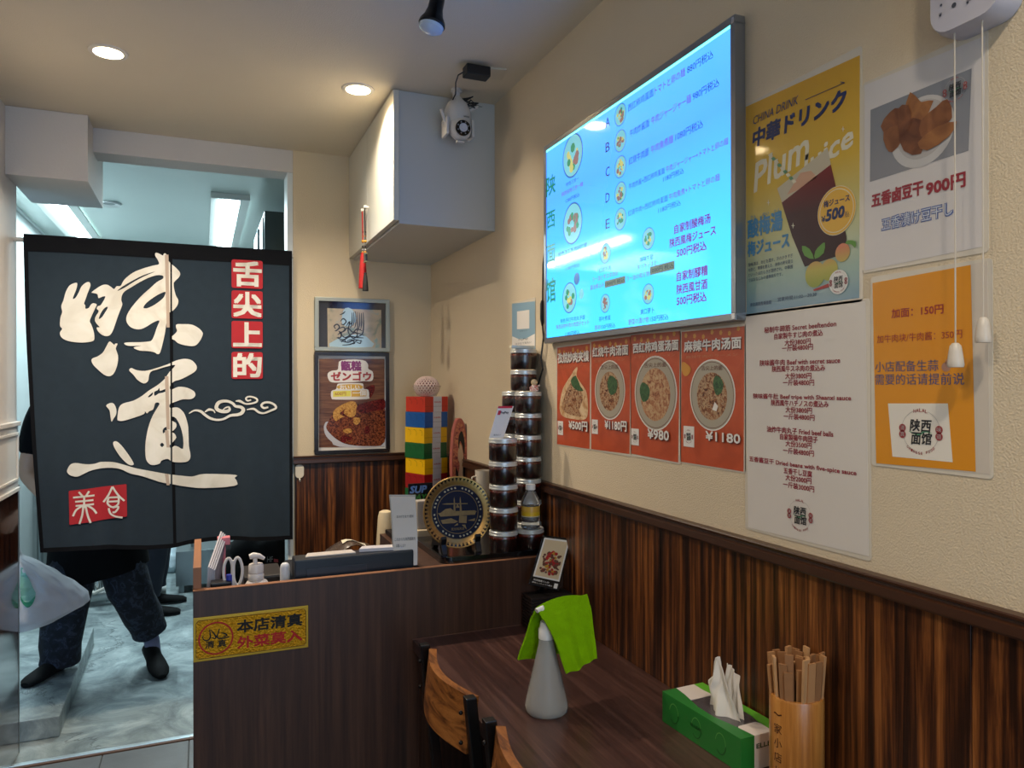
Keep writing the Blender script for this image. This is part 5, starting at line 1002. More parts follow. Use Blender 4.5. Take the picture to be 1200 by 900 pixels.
t = thing('plastic_tub', 'clear flared plastic tub around the netted fruit', 'tub', top)
obj('tub', MB().lathe([(.040, .0005), (.050, .02), (.059, .044), (.0605, .044), (.0515, .02), (.041, .0015)], top, 32), M('tub_clear', (226, 216, 200), .15, alpha=.16), t, smooth=True)
# oval printed case leaning in the corner
c = Vector((jpos(537.5, 2.80), 2.80, CZ)); 
t = thing('oval_case', 'tall oval pink printed case standing behind the souvenir plate', 'case', c)
hz = onY(537, 490, 2.80).z - CZ; ow = .036
ro = Matrix.Translation(c + Vector((0, 0, hz / 2 + .0005))) @ Matrix.Rotation(math.radians(6), 4, 'Z')
SO = Surf(ro @ Vector((0, -.0125, 0)), ro.to_3x3() @ Vector((1, 0, 0)), (0, 0, 1), ro.to_3x3() @ Vector((0, -1, 0)))
ov = lambda s_, y: [(ro @ Vector((ow * s_ * (abs(math.cos(a)) ** .8) * (1 if math.cos(a) > 0 else -1), y, hz / 2 * (1 - (1 - s_) * ow / (hz / 2)) * math.sin(a)))) for a in [2 * PI * k / 40 for k in range(40)]]
obj('shell', MB().loft([ov(.93, .0125), ov(1, .010), ov(1, -.009), ov(.94, -.0122)]), M('case_pink', (176, 98, 86), .3, var=.1), t, smooth=True)
A = MB(); vs = [SO.p(ow * .86 * math.cos(2 * PI * k / 36), hz * .46 * math.sin(2 * PI * k / 36), .0002) for k in range(36)]; A.add(vs, [tuple(range(36))]); obj('printed_face', A, FOOD('case_print', [(.35, (120, 50, 60)), (.5, (186, 104, 86)), (.65, (206, 140, 96))], 60, .3), t)
A = MB()
for pts in ([(-.1, .72), (.3, .78), (.62, .5), (.55, .2), (.3, .42), (0, .55), (-.12, .35), (-.25, .5)], [(.5, .2), (.7, -.2), (.5, -.6), (.35, -.2)], [(-.6, -.1), (-.3, -.2), (-.2, -.4), (-.5, -.35)]):
    vs, fs = fill([cat([(x * ow * .9, y * hz / 2 * .9) for x, y in pts], 3)]); A.add([SO.p(x, y, .0005) for x, y in vs], fs)
obj('dark_motif', A, paint('motif_black', (22, 18, 22)), t)
A = MB(); vs, fs = fill([cat([(x * ow * .9, y * hz / 2 * .9) for x, y in ((-.15, .45), (.2, .42), (.45, .15), (.5, -.3), (.3, -.7), (-.1, -.8), (-.35, -.4), (-.05, -.05), (-.3, .15))], 3)]); A.add([SO.p(x, y, .0004) for x, y in vs], fs); obj('pale_motif', A, paint('motif_cream', (206, 176, 146)), t)
# cream sanitizer pot and black box behind
c = Vector((jpos(451.5, 2.6), 2.6, .7605))
t = thing('pump_pot', 'cream conical pot behind the white notice stand', 'pot', c)
zt_ = onY(451, 598, 2.6).z - c.z
obj('pot', MB().lathe([(0, 0), (.036, 0), (.037, .01), (.026, zt_ - .02), (.022, zt_ - .005), (.012, zt_), (0, zt_)], c, 28), M('pot_cream', (206, 190, 158), .4), t, smooth=True)
tag(obj('phone_cradle', MB().loft([[(x, y, z0) for x, y in ((.555, 2.30), (.63, 2.30), (.63, 2.42), (.555, 2.42))] for z0 in (CZ, CZ + .016)]), M('cradle_black', (16, 16, 18), .3), bevel=.004), 'flat black gadget on the counter edge behind the notice', 'gadget')
c = Vector((.672, 2.40, CZ))
t = thing('card_stand', 'dark display card with blue and green lettering behind the plate', 'sign', c)
u0, u1 = onY(478.5, 567, 2.40), onY(507, 567, 2.40)
obj('board', MB().box(u0.x, u1.x, 2.40, 2.404, CZ + .0005, u0.z), M('board_dark', (22, 26, 34), .2), t, bevel=.001)
SC2 = Surf((0, 2.3998, 0), (1, 0, 0), (0, 0, 1), (0, -1, 0)); A, B_ = MB(), MB(); T(A, SC2, 'SUP', 480.5, 500, 578, 8, .0004, .05, .2); T(B_, SC2, 'PAY', 483, 500, 586, 6, .0004, .05, .2)
obj('lettering', A, paint('neon_blue', (110, 150, 210)), t, label='blue lettering'); obj('lettering', B_, paint('neon_green', (60, 140, 60)), t, label='green lettering')
c = Vector((.62, 2.33, CZ))
t = thing('card_reader', 'grey and white upright gadget between the notice and the plate', 'gadget', c)
a0, a1 = onY(487, 600, 2.33), onY(500, 600, 2.33)
obj('body', MB().box(a0.x, a1.x + .02, 2.31, 2.345, CZ + .028, onY(490, 586, 2.33).z), M('reader_grey', (170, 160, 148), .35), t, bevel=.004)
obj('base', MB().box(a0.x - .004, a1.x + .03, 2.29, 2.36, CZ + .0005, CZ + .028), M('reader_cream', (196, 178, 146), .4), t, bevel=.003)
c = Vector((jpos(566, 2.4), 2.4, CZ))
t = thing('tea_mug', 'white mug with a handle half hidden behind the plate', 'mug', c)
mz = onY(566, 551, 2.4).z - CZ
obj('cup', MB().lathe([(0, 0), (.026, 0), (.028, .004), (.028, mz), (.0255, mz), (.0255, .006), (0, .006)], c, 28), M('mug_white', (206, 198, 184), .25), t, smooth=True)
obj('handle', MB().tube([c + Vector((-.027, 0, mz - .02)), c + Vector((-.040, 0, mz - .022)), c + Vector((-.044, 0, mz - .045)), c + Vector((-.038, 0, mz - .062)), c + Vector((-.027, 0, mz - .064))], .0035, 8), M('mug_white', (0, 0, 0)), t, smooth=True)

# ---- things standing behind the counter panel
SHZ = .8185
t = thing('cash_drawer', 'black box with papers on top behind the counter panel', 'cash drawer', (.37, 2.06, SHZ))
obj('body', MB().box(.216, .528, 1.958, 2.02, SHZ, .949), M('drawer_black', (24, 29, 38), .35), t, bevel=.004)
obj('rear_bin', MB().box(.22, .525, 2.022, 2.26, SHZ, .885), MATS['drawer_black'], t, bevel=.003)
obj('front_plate', MB().box(.245, .40, 1.955, 1.958, SHZ + .02, .925), M('drawer_plate', (34, 40, 50), .3), t, bevel=.001)
pz = .9495
tag(obj('envelope', MB().slab([(.385, 1.985, pz), (.50, 1.968, pz), (.515, 2.00, pz), (.40, 2.018, pz)], (0, 0, .009)), paint('envelope_white', (200, 196, 200), .5), bevel=.001), 'white envelopes lying on the black cash drawer', 'envelope')
tag(obj('receipt_paper', MB().slab([(.245, 1.975, pz), (.375, 1.975, pz), (.37, 2.015, pz), (.255, 2.015, pz)], (0, 0, .003)), paint('receipt_white', (196, 188, 180), .5)), 'flat slip of paper on the left of the black drawer', 'paper')
def pouch(u, v):
    x = .315 + .15 * u; y = 2.07 + .10 * v; return (x, y, .888 + .016 + .052 * math.sin(PI * min(1, u * 1.02)) ** .6 * (.35 + .65 * math.sin(PI * (.25 + .6 * v))) - .006 * math.sin(9 * u + 4 * v))
t = thing('foil_pouch', 'brown crumpled pouch with a cream label on the black drawer', 'pouch', (.4, 2.1, .886))
obj('pouch', MB().sheet(pouch, 14, 8, .002), M('pouch_brown', (70, 54, 44), .25, var=.4, vs=30, bump=.5, bs=30), t, smooth=True)
obj('sticker', MB().sheet(lambda u, v: Vector(pouch(.3 + .45 * u, .25 + .25 * v)) + Vector((0, -.002, .0022)), 5, 3, .0006), paint('sticker_cream', (216, 206, 180), .4), t)
t = thing('pen_holder', 'black pen cup with a blue-capped pen behind the counter panel', 'pen cup', (.035, 1.975, SHZ))
c = (.037, 1.975, SHZ); obj('cup', MB().box(.018, .066, 1.955, 1.995, SHZ, .912), M('cup_black', (14, 14, 16), .35), t, bevel=.003)
p = onY(269, 688, 1.965); obj('pen', MB().cyl((p.x, 1.975, SHZ), (p.x, 1.975, .925), .0075), M('pen_blue', (40, 56, 160), .35), t, smooth=True)
# scissors: two white loops upright
t = thing('scissors', 'white handled scissors standing handle-up behind the counter panel', 'scissors', (.09, 1.97, SHZ))
pc = onY(273, 668, 1.975); m_sw = M('handle_white', (216, 212, 208), .3)
for sx in (-1, 1):
    pts = [pc + Vector((sx * .0115 + .0105 * math.cos(w), 0, -.004 + .034 * math.sin(w) * (1 - .12 * sx * math.cos(w)))) for w in [2 * PI * k / 24 for k in range(25)]]
    obj('handle', MB().tube(pts, .0036, 8), m_sw, t, smooth=True)
obj('pivot', MB().cyl((pc.x, 1.975, pc.z + .024), (pc.x, 1.975, pc.z - .045), .005), m_sw, t, smooth=True)
obj('blade', MB().slab([(pc.x - .006, 1.975, pc.z - .04), (pc.x + .006, 1.975, pc.z - .04), (pc.x + .001, 1.975, SHZ + .001), (pc.x - .001, 1.975, SHZ + .001)], (0, .002, 0)), M('blade_steel', (180, 182, 186), .2, 1), t)
pb = onY(301, 676, 1.985)
t = thing('pump_bottle', 'white pump dispenser head behind the counter panel', 'bottle', (pb.x, 1.985, SHZ))
m_wp = M('pump_white', (218, 210, 202), .3)
obj('bottle', MB().lathe([(0, SHZ), (.03, SHZ), (.032, SHZ + .01), (.032, .888), (.024, .900), (.018, .903)], (pb.x, 1.985, 0), 28), m_wp, t, smooth=True)
obj('collar', MB().lathe([(.0, .902), (.018, .902), (.019, .905), (.019, .918), (.0165, .921), (.0185, .923), (.0185, .940), (.016, .944), (0, .944)], (pb.x - .002, 1.985, 0), 28), m_wp, t, smooth=True)
zt_ = onY(298, 652, 1.985).z
obj('nozzle', MB().tube([(pb.x - .004, 1.985, .942), (pb.x - .004, 1.985, zt_ - .004)], .0055, 12).tube([(pb.x - .018, 1.985, zt_), (pb.x - .008, 1.985, zt_ + .002), (pb.x + .006, 1.985, zt_ + .0), (pb.x + .018, 1.985, zt_ - .008)], [.006, .0085, .0065, .004], 12), m_wp, t, smooth=True)
t = thing('roll_on_bottle', 'white rounded stick bottle beside the black cash drawer', 'bottle', (.2, 1.98, SHZ))
p = onY(334, 660, 1.985); obj('body', MB().lathe([(0, SHZ), (.0115, SHZ), (.0125, SHZ + .004), (.0125, p.z - .010), (.0105, p.z - .003), (.006, p.z + .001), (0, p.z + .002)], (p.x, 1.985, 0), 24), M('stick_white', (206, 208, 212), .35), t, smooth=True)
t = thing('document_folder', 'clear folder of papers leaning upright at the left end of the counter', 'folder', (.02, 2.05, SHZ))
d0, d1, d2, d3 = onY(240, 690, 2.0), onY(252, 690, 2.06), onY(258, 630, 2.10), onY(243, 662, 2.04)
fb = lambda k_: MB().slab([Vector((.006 + .0043 * k_, 1.99, SHZ)), Vector((.02 + .0043 * k_, 2.16, SHZ)), Vector((.045 + .0043 * k_, 2.16, 1.00 - .004 * k_)), Vector((.012 + .0043 * k_, 1.99, .945 - .003 * k_))], (.004, 0, 0))
for k_ in range(4): obj('sheet', fb(k_), paint('sheet_grey%d' % k_, (176 - 10 * k_, 172 - 8 * k_, 178 - 6 * k_), .4), t)
p = onY(263, 632, 2.15)
tag(obj('pink_clip', MB().box(p.x - .018, p.x + .014, 2.13, 2.16, p.z - .012, p.z + .008).box(p.x - .004, p.x + .003, 2.14, 2.15, SHZ, p.z - .012), M('clip_pink', (216, 120, 130), .4), bevel=.002), 'pink tag on a post above the clear folder', 'tag')
p0, p1 = onY(285, 664, 2.12), onY(330, 670, 2.12)
tag(obj('receipt_printer', MB().box(p0.x, p1.x, 2.08, 2.22, SHZ, p0.z - .02), M('printer_dark', (40, 37, 36), .4), bevel=.006), 'dark grey low machine behind the pump dispenser', 'printer')

# ================================================================== table and what stands on it
t = thing('dining_table', 'dark brown laminate table fixed along the right wall', 'table', (.74, .95, 0))
obj('table_top', MB().box(.514, .9615, -.2, YC - .0005, .692, .72), m_table, t, bevel=.0015)
obj('edge_line', MB().box(.5135, .9612, YC - .004, YC - .001, .7201, .7208), M('edge_highlight', (116, 84, 72), .3), t)
obj('end_support', MB().box(.53, .955, YC - .03, YC - .001, 0, .691), m_walnut, t); obj('end_support', MB().box(.53, .955, -.18, -.15, 0, .691), m_walnut, t)
# ribbed box and picture card
t = thing('ribbed_box', 'dark ribbed utensil box on the table against the counter', 'box', (.9, 1.87, .72))
A = MB()
x0 = onY(617, 715, 1.88).x
for k_ in range(11): A.box(x0, .955, 1.845, 1.912, .7208 + .0085 * k_, .7208 + .0085 * k_ + .006)
obj('ribs', A, M('ribbed_black', (34, 26, 24), .35), t, bevel=.001); obj('inner', MB().box(x0 + .004, .951, 1.849, 1.908, .721, .812), M('ribbed_inner', (18, 15, 15), .5), t)
BL, BR, TL_, TR = onY(620, 684, 1.853), onY(655, 692, 1.843), onY(670, 631, 1.905), onY(637, 627, 1.915)
nn = (BR - BL).cross(TR - BL).normalized(); nn = nn if nn.y < 0 else -nn
t = thing('picture_card', 'framed card with a red ornament picture leaning above the table end', 'picture card', (BL + BR) / 2)
obj('backing', MB().slab([BL, BR, TL_, TR], -nn * .006), M('card_black', (14, 14, 15), .2, coat=.4), t, bevel=.001)
def cp(u, v, e=.0004): return (BL.lerp(BR, u)).lerp(TR.lerp(TL_, u), v) + nn * e
def cq(mb, u0, u1, v0, v1, e): mb.quad(cp(u0, v0, e), cp(u1, v0, e), cp(u1, v1, e), cp(u0, v1, e))
A = MB(); cq(A, .05, .94, .155, .95, .0006); cq(A, .80, .92, .02, .11, .0006); obj('white_border', A, paint('card_white', (232, 228, 222), .2), t)
A = MB(); cq(A, .10, .89, .185, .915, .0009); obj('picture_ground', A, paint('card_cream', (216, 196, 160), .25), t)
A, B_, C_ = MB(), MB(), MB(); rr = random.Random(5)
for k_ in range(120):
    u = .5 + rr.uniform(-.31, .31) * (.6 if k_ % 3 == 0 else 1); v = .44 + rr.uniform(-.2, .24) * (1 - .6 * abs(u - .5)); 
    mbq = (A, A, B_, B_, C_)[rr.randrange(5)] if abs(u - .5) < .22 else B_
    rad = rr.uniform(.03, .06); mbq.add([cp(u + rad * math.cos(w), v + rad * .55 * math.sin(w), .0012 + .00003 * k_) for w in [2 * PI * q / 7 for q in range(7)]], [tuple(range(7))])
obj('ornament', A, paint('orn_red', (170, 40, 40)), t); obj('ornament', B_, paint('orn_brown', (104, 62, 50)), t); obj('ornament', C_, paint('orn_gold', (190, 140, 50)), t)
A = MB()
for b_, u0, u1, v0, hh in (('陕西面館でんわ', .1, .62, .08, .035), ('陕西ふうりょうり案内', .08, .74, .035, .025)): vs, fs = glyphs(b_, .02); A.add([cp(u0 + (u1 - u0) * x, v0 + hh * y, .0006) for x, y in vs], fs)
obj('lettering', A, m_pw, t)
pm = (BL + BR) / 2; obj('prop', MB().slab([pm + Vector((-.006, .006, .0)), pm + Vector((.006, .006, 0)), Vector((pm.x + .012, 1.885, .8146)), Vector((pm.x - .0, 1.885, .8146))], (0, .004, 0)), m_blk, t)
# spray bottle and towel
c = Vector((.657, 1.393, .7203))
t = thing('spray_bottle', 'frosted conical spray bottle of water on the table', 'bottle', c)
def cone(z_): return .0435 + (.0165 - .0435) * max(0, min(1, (z_ - .02) / .118))
m_fro = M('frosted_plastic', (246, 246, 242), .16, trans=.7, ior=1.15, var=.02)
obj('bottle', MB().lathe([(0, .001), (.041, 0), (.044, .004), (.0445, .012)] + [(cone(.02 + .118 * k / 8), .02 + .118 * k / 8) for k in range(9)] + [(.0155, .148), (.0140, .156)], c, 40), m_fro, t, smooth=True)
obj('water', MB().lathe([(0, .003), (.039, .003)] + [(cone(.02 + .092 * k / 6) - .003, .02 + .092 * k / 6) for k in range(7)] + [(0, .112)], c, 36), M('cloudy_water', (226, 226, 222), .1, trans=.8, ior=1.1), t, smooth=True)
obj('dip_tube', MB().tube([c + Vector((-.012, 0, .008)), c + Vector((-.006, 0, .07)), c + Vector((0, 0, .15))], .0022, 8), M('tube_white', (220, 222, 222), .4), t, smooth=True)
obj('collar', MB().lathe([(0, .150), (.0165, .150), (.0165, .170), (.014, .173), (.012, .185), (0, .185)], c, 24), M('collar_clear', (214, 212, 208), .3), t, smooth=True)
hp = onY(629, 716, 1.385)
obj('trigger_head', MB().tube([c + Vector((.02, 0, .196)), c + Vector((0, 0, .192)), Vector((hp.x + .01, 1.388, hp.z + .004)), Vector((hp.x, 1.386, hp.z))], [.008, .011, .008, .0055], 12).tube([Vector((hp.x + .012, 1.388, hp.z - .002)), Vector((hp.x + .016, 1.388, hp.z - .012)), Vector((hp.x + .02, 1.388, hp.z - .02))], [.003, .003, .002], 8), M('trigger_white', (226, 224, 220), .3), t, smooth=True)
R0, R1_ = onY(628, 712, 1.388), onY(688, 696, 1.392)
F0, F1 = onY(664, 787, 1.335), onY(695, 770, 1.345)
K0, K1 = onY(611.5, 775, 1.43), onY(694, 762, 1.44)
def tow(u, v):
    s_ = 2 * v - 1
    rdg = R0.lerp(R1_, u); rdg.z += .009 * math.sin(PI * min(1, u * 1.15)) ** .8
    end = (F0.lerp(F1, u)) if s_ < 0 else K0.lerp(K1, u); a = abs(s_)
    p = rdg.lerp(end, a); rnd = min(1, a * 6)
    p.y += (-.012 if s_ < 0 else .014) * math.sin(min(1, a * 3) * PI / 2) * 1.0
    p.z -= 0 if rnd >= 1 else .004 * rnd * rnd
    p.y += .004 * math.sin(7 * u + 2.5) * a + .003 * math.sin(15 * u) * a; p.x += .0035 * math.sin(5 * a + 3 * u) * a
    if s_ < 0: p.x += .003 * math.sin(a * PI) 
    return p
tw = tag(obj('towel', MB().sheet(tow, 26, 44, .0045), M('towel_green', (142, 202, 6), .95, var=.18, vs=60, bump=1.2, bs=700, sheen=0, spec=.1), smooth=True), 'lime green microfibre towel draped over the spray bottle', 'towel')
# tissue box
A0 = Vector((.8495, 1.258, .7203)); th = .0605; tb = onZ(868.2, 866.5, .72 + th)
dl = Vector((tb.x - A0.x, tb.y - A0.y, 0)); Lx = dl.length; dl.normalize(); dw = Vector((-dl.y, dl.x, 0)); tw_ = min(.112, (.9605 - max(A0.x, tb.x)) / max(.05, dw.x))
t = thing('tissue_box', 'green and white tissue box on the table against the wall', 'tissue box', A0 + dl * Lx / 2 + dw * tw_ / 2)
m_tg = M('carton_green', (34, 118, 44), .4, var=.05); m_tg2 = M('carton_lime', (96, 176, 46), .4, var=.05); m_tw = M('carton_white', (222, 212, 204), .45)
TP = lambda a, b, c: A0 + dl * a * Lx + dw * b * tw_ + Vector((0, 0, c))
def tb_(a0, a1, b0, b1, c0, c1): return MB().loft([[TP(a0, b0, c), TP(a1, b0, c), TP(a1, b1, c), TP(a0, b1, c)] for c in (c0, c1)])
obj('carton', tb_(0, 1, 0, 1, 0, th - .0015), m_tg, t, bevel=.0008)
def top_piece(name, pts, mat, e, h=.0012): obj(name, MB().slab([TP(a, b, e) for a, b in pts], (0, 0, h)), mat, t)
zt_ = th - .0012
hole = [(.30, .36), (.42, .27), (.6, .25), (.78, .30), (.86, .40), (.86, .62), (.78, .72), (.6, .77), (.42, .74), (.30, .64)]
top_piece('top_green', [(0, 0), (1, 0), (1, .30), (.84, .26), (.6, .16), (.4, .17), (.14, .30), (0, .34)], m_tg, zt_)
top_piece('top_lime', [(0, .78), (.14, .76), (.4, .82), (.7, .82), (.86, .74), (1, .72), (1, 1), (0, 1)], m_tg2, zt_)
top_piece('top_white', [(0, .34), (.14, .30), (.26, .25), (.26, .79), (.14, .76), (0, .78)], m_tw, zt_); top_piece('top_white', [(.84, .26), (1, .30), (1, .72), (.86, .74), (.82, .7), (.82, .3)], m_tw, zt_)
top_piece('opening', [(.26, .24), (.4, .17), (.6, .16), (.82, .25), (.82, .75), (.7, .82), (.4, .82), (.26, .79)], M('opening_grey', (74, 70, 74), .25, coat=.5), zt_, .0004)
obj('end_stripe', tb_(1.0, 1.002, .30, .72, .0005, th - .001), m_tw, t)
Ss = Surf(A0, dl, (0, 0, 1), -dw); A, B_ = MB(), MB()
for q in range(3):
    ca = Lx * (.17 + .30 * q); disc(A, Ss, ca, th * .5, th * .32, .0006, m=True, r_in=th * .295, a0=0, a1=PI * .95, n=20, sx=.72); disc(B_, Ss, ca, th * .5, th * .32, .0006, m=True, r_in=th * .295, a0=-PI * .75, a1=0, n=20, sx=.72)
TL(B_, Ss, 'ELLEAIR'[:6], Lx * .40, Lx * .53, th * .48, th * .09, .0006, .03)
obj('embossed_rings', A, M('ring_light', (104, 170, 84), .4), t, label='light arcs'); obj('embossed_rings', B_, M('ring_dark', (16, 70, 24), .4), t, label='dark arcs and name')
Se = Surf(TP(1.0025, 0, 0), dw, (0, 0, 1), dl); A = MB(); TL(A, Se, 'ELLE', tw_ * .34, tw_ * .66, th * .62, th * .13, .0004, .03); obj('lettering', A, MATS['ring_dark'], t)
# the pulled-up tissue
tc_ = TP(.55, .5, th)
def edge_at(P, v):
    n_ = len(P) - 1; k_ = min(n_ - 1, int(v * n_)); f_ = v * n_ - k_; return P[k_][0] * (1 - f_) + P[k_ + 1][0] * f_, P[k_][1] * (1 - f_) + P[k_ + 1][1] * f_
def tissue_sheet(Lp, Rp, off, amp, ph):
    def f(u, v):
        (ax_, az), (bx_, bz) = edge_at(Lp, v), edge_at(Rp, v); x_ = ax_ * (1 - u) + bx_ * u; z_ = az * (1 - u) + bz * u + .005 * math.sin(PI * u) * v
        d_ = off + amp * (math.sin(9 * u + ph + 2 * v) * (1 - .55 * v) + .35 * math.sin(21 * u - 6 * v)) - .010 * math.sin(PI * u) * (1 - v * .6)
        return tc_ + dl * x_ + dw * d_ + Vector((0, 0, z_ - .0005))
    return MB().sheet(f, 30, 26, .0005)
obj('tissue', tissue_sheet([(-.034, .0), (-.030, .02), (-.040, .044), (-.026, .058), (-.020, .074), (-.014, .090), (-.006, .097)], [(.050, .0), (.040, .02), (.034, .036), (.026, .052), (.016, .070), (.008, .084), (-.003, .098)], -.008, .007, .4), M('tissue_white', (236, 230, 220), .9, var=.02, spec=.1), t, smooth=True)
obj('tissue', tissue_sheet([(-.020, .004), (-.012, .03), (-.006, .06), (-.002, .088)], [(.046, .0), (.040, .03), (.032, .058), (.030, .074)], .010, .005, 2.0), MATS['tissue_white'], t, smooth=True)
# chopstick holder
c = Vector((.9155, .963, .7203)); R_b = .0435; hb = .158
t = thing('chopstick_holder', 'bamboo cup with brush characters on the table, front right', 'holder', c)
m_bam = WOOD('bamboo', (60, 60, 3), [(.3, (150, 92, 38)), (.5, (186, 122, 56)), (.7, (206, 146, 76))], .3, coat=.3, bump=.05)
obj('cup', MB().lathe([(0, 0), (R_b * .97, 0), (R_b, .003), (R_b * 1.0, hb - .004), (R_b * .97, hb), (R_b * .84, hb), (R_b * .82, hb - .006), (R_b * .82, .01), (0, .01)], c, 48), m_bam, t, smooth=True)
A = MB(); base = math.atan2(-c.y, -c.x) - .72
for k_, ch in enumerate('一家小店儿'):
    if k_ == 0:
        g_ = [(-.008 + .016 * i / 8, hb - .027 + .0012 * math.sin(i)) for i in range(9)]
        A.add([c + Vector(((R_b + .0006) * math.cos(base + x / R_b), (R_b + .0006) * math.sin(base + x / R_b), z_ + q)) for x, z_ in g_ for q in (0, .0022)], [(2 * i, 2 * i + 2, 2 * i + 3, 2 * i + 1) for i in range(8)]); continue
    vs, fs = glyphs(ch, .02, 0, 3); hh = .016 if ch != '一' else .003; w = .016; z0 = hb - .034 - .0235 * k_ + (.006 if ch == '一' else 0)
    A.add([c + Vector(((R_b + .0006) * math.cos(base + (x * w - w / 2) / R_b), (R_b + .0006) * math.sin(base + (x * w - w / 2) / R_b), z0 + y * hh)) for x, y in vs], fs)
obj('lettering', A, paint('ink_brown2', (70, 34, 18)), t)
rr = random.Random(11); m_ch = [M('chopstick_paper_' + 'abc'[q], cl, .7, var=.1, vs=50) for q, cl in enumerate(((176, 128, 82), (150, 104, 64), (196, 150, 102)))]
n = 0
for ring, cnt, tilt in ((.0285, 15, .052), (.0175, 9, .03), (.006, 4, .01)):
    for q in range(cnt):
        w = 2 * PI * q / cnt + rr.uniform(-.12, .12); b0 = Vector((math.cos(w) * ring * .92, math.sin(w) * ring * .92, .012)); hh = .215 + rr.uniform(-.012, .014)
        t0 = Vector((math.cos(w) * (ring + tilt * .25), math.sin(w) * (ring + tilt * .25), hh)); tw2 = w + rr.uniform(-.9, .9); a = Vector((math.cos(tw2 + PI / 2), math.sin(tw2 + PI / 2), 0)) * .0066; d = Vector((math.cos(tw2), math.sin(tw2), 0)) * .0022
        o = obj('chopsticks', MB().loft([[c + p + a + d, c + p - a + d, c + p - a - d, c + p + a - d] for p in (b0, t0)]), m_ch[rr.randrange(3)])
        tag(o, 'paper-wrapped disposable chopsticks standing in the bamboo cup', 'chopsticks', 'chopsticks in the bamboo cup')

# ================================================================== chairs
m_cwood = WOOD('oiled_chair_wood', (30, 7, 46), [(.28, (34, 18, 8)), (.4, (92, 52, 22)), (.52, (138, 84, 38)), (.64, (164, 106, 52)), (.75, (84, 48, 20))], .4, dist=1.0, bump=.35)
def chair(y_far, y_near, x, zt, lb):
    t = thing('dining_chair', lb, 'chair', (x + .2, (y_far + y_near) / 2, 0), 'wood-back chairs at the wall table')
    w = y_far - y_near; hb_ = .108
    def bk(u, v): return Vector((x + .008 - .030 * math.sin(PI * u) - .012 * (1 - v), y_far - .012 - (w - .024) * u, zt - .004 - hb_ + hb_ * v - .0 * math.sin(PI * u)))
    obj('backrest', MB().sheet(bk, 18, 6, .018), m_cwood, t, smooth=True, bevel=0)
    for yy in (y_far, y_near):
        s_ = 1 if yy == y_near else -1
        obj('leg', MB().loft([[(xx + a, yy + b, zz) for a, b in ((-.011, -.011), (.011, -.011), (.011, .011), (-.011, .011))] for xx, zz in ((x + .05, 0), (x + .035, .45), (x, zt + .004))]), m_blk, t, bevel=.002)
        obj('leg', MB().box(x + .37, x + .392, yy - .011, yy + .011, 0, .44), m_blk, t, bevel=.002)
        obj('side_rail', MB().box(x + .04, x + .38, yy - .009, yy + .009, .40, .425), m_blk, t)
        A = MB()
        for zz in (zt - .030, zt - .088): A.ball((x - .014, yy + s_ * .013, zz), .0045, 10, 6)
        obj('bolt', A, M('bolt_dark', (40, 38, 38), .3, .8), t, smooth=True)
    obj('seat', MB().box(x + .02, x + .40, y_near - .012, y_far + .012, .44, .462), m_cwood, t, bevel=.006)
    obj('front_rail', MB().box(x + .372, x + .39, y_near, y_far, .40, .425).box(x + .035, x + .05, y_near, y_far, .40, .425), m_blk, t)
    return t
ZT = .79
p0, p1, p2 = onZ(493.5, 757, ZT), onZ(555, 818, ZT), onZ(570, 846, ZT)
xc = (p0.x + p1.x) / 2
chair(p0.y, p1.y, xc, ZT, 'wooden-backed chair with black metal frame, the one nearer the counter')
chair(p2.y - .0, p2.y - (p0.y - p1.y), xc, ZT, 'wooden-backed chair with black metal frame, cut off by the bottom of the picture')

# ================================================================== kitchen contents
q = onZ(70, 864, 0); q2 = onZ(110, 754, 0)
pt = tag(obj('step_platform', MB().slab([(KX0, q.y, .002), (q.x, q.y, .002), (q2.x, q2.y, .002), (KX0, q2.y, .002)], (0, 0, .084)), m_conc, bevel=.005), 'low grey concrete step on the kitchen floor under the left foot', 'step')
m_st = M('brushed_steel', (150, 158, 160), .3, .9, var=.1)
t = thing('steel_cabinet', 'stainless steel cabinet seen under the curtain beside the counter', 'cabinet', (.3, 5.5, 0))
a0, a1 = onY(206, 690, 5.45), onY(300, 690, 5.45)
obj('body', MB().box(a0.x, .6, 5.45, 5.9, .05, onY(220, 646, 5.45).z), m_st, t, bevel=.004); obj('leg', MB().box(a0.x + .02, a0.x + .05, 5.47, 5.5, 0, .05), m_st, t); obj('leg', MB().box(.55, .58, 5.47, 5.5, 0, .05), m_st, t)
obj('pipe', MB().cyl((onY(227, 640, 5.6).x, 5.6, .1), (onY(227, 640, 5.6).x, 5.6, 1.2), .02), m_st, t, smooth=True)
t = thing('kitchen_sink', 'steel sink unit with waste pipes between the walking legs', 'sink', (-.55, 5.6, 0))
zs_ = .85
obj('worktop', MB().box(KX0 + .01, -.52, 5.4, 5.95, zs_, zs_ + .04), m_st, t, bevel=.004)
for x in (KX0 + .04, -.56): obj('leg', MB().cyl((x, 5.44, 0), (x, 5.44, zs_), .018), m_st, t, smooth=True)
zp = onY(110, 713, 5.2).z
pz_ = max(.05, onY(110, 713, 5.35).z)
obj('waste_pipe', MB().cyl((KX0 + .03, 5.36, .06), (-.22, 5.36, .06), .03), M('pipe_grey', (176, 182, 180), .4), t, smooth=True)
xv = onY(102, 700, 5.4).x; obj('valve', MB().cyl((xv, 5.4, .08), (xv, 5.4, .30), .035).cyl((xv + .06, 5.4, .09), (xv + .06, 5.4, .3), .022), M('chrome', (200, 204, 206), .12, 1), t, smooth=True)
xb = onY(118, 700, 5.45).x; obj('trap_box', MB().box(xb - .06, xb + .05, 5.42, 5.6, .09, .36), M('trap_grey', (150, 160, 162), .4), t, bevel=.005)
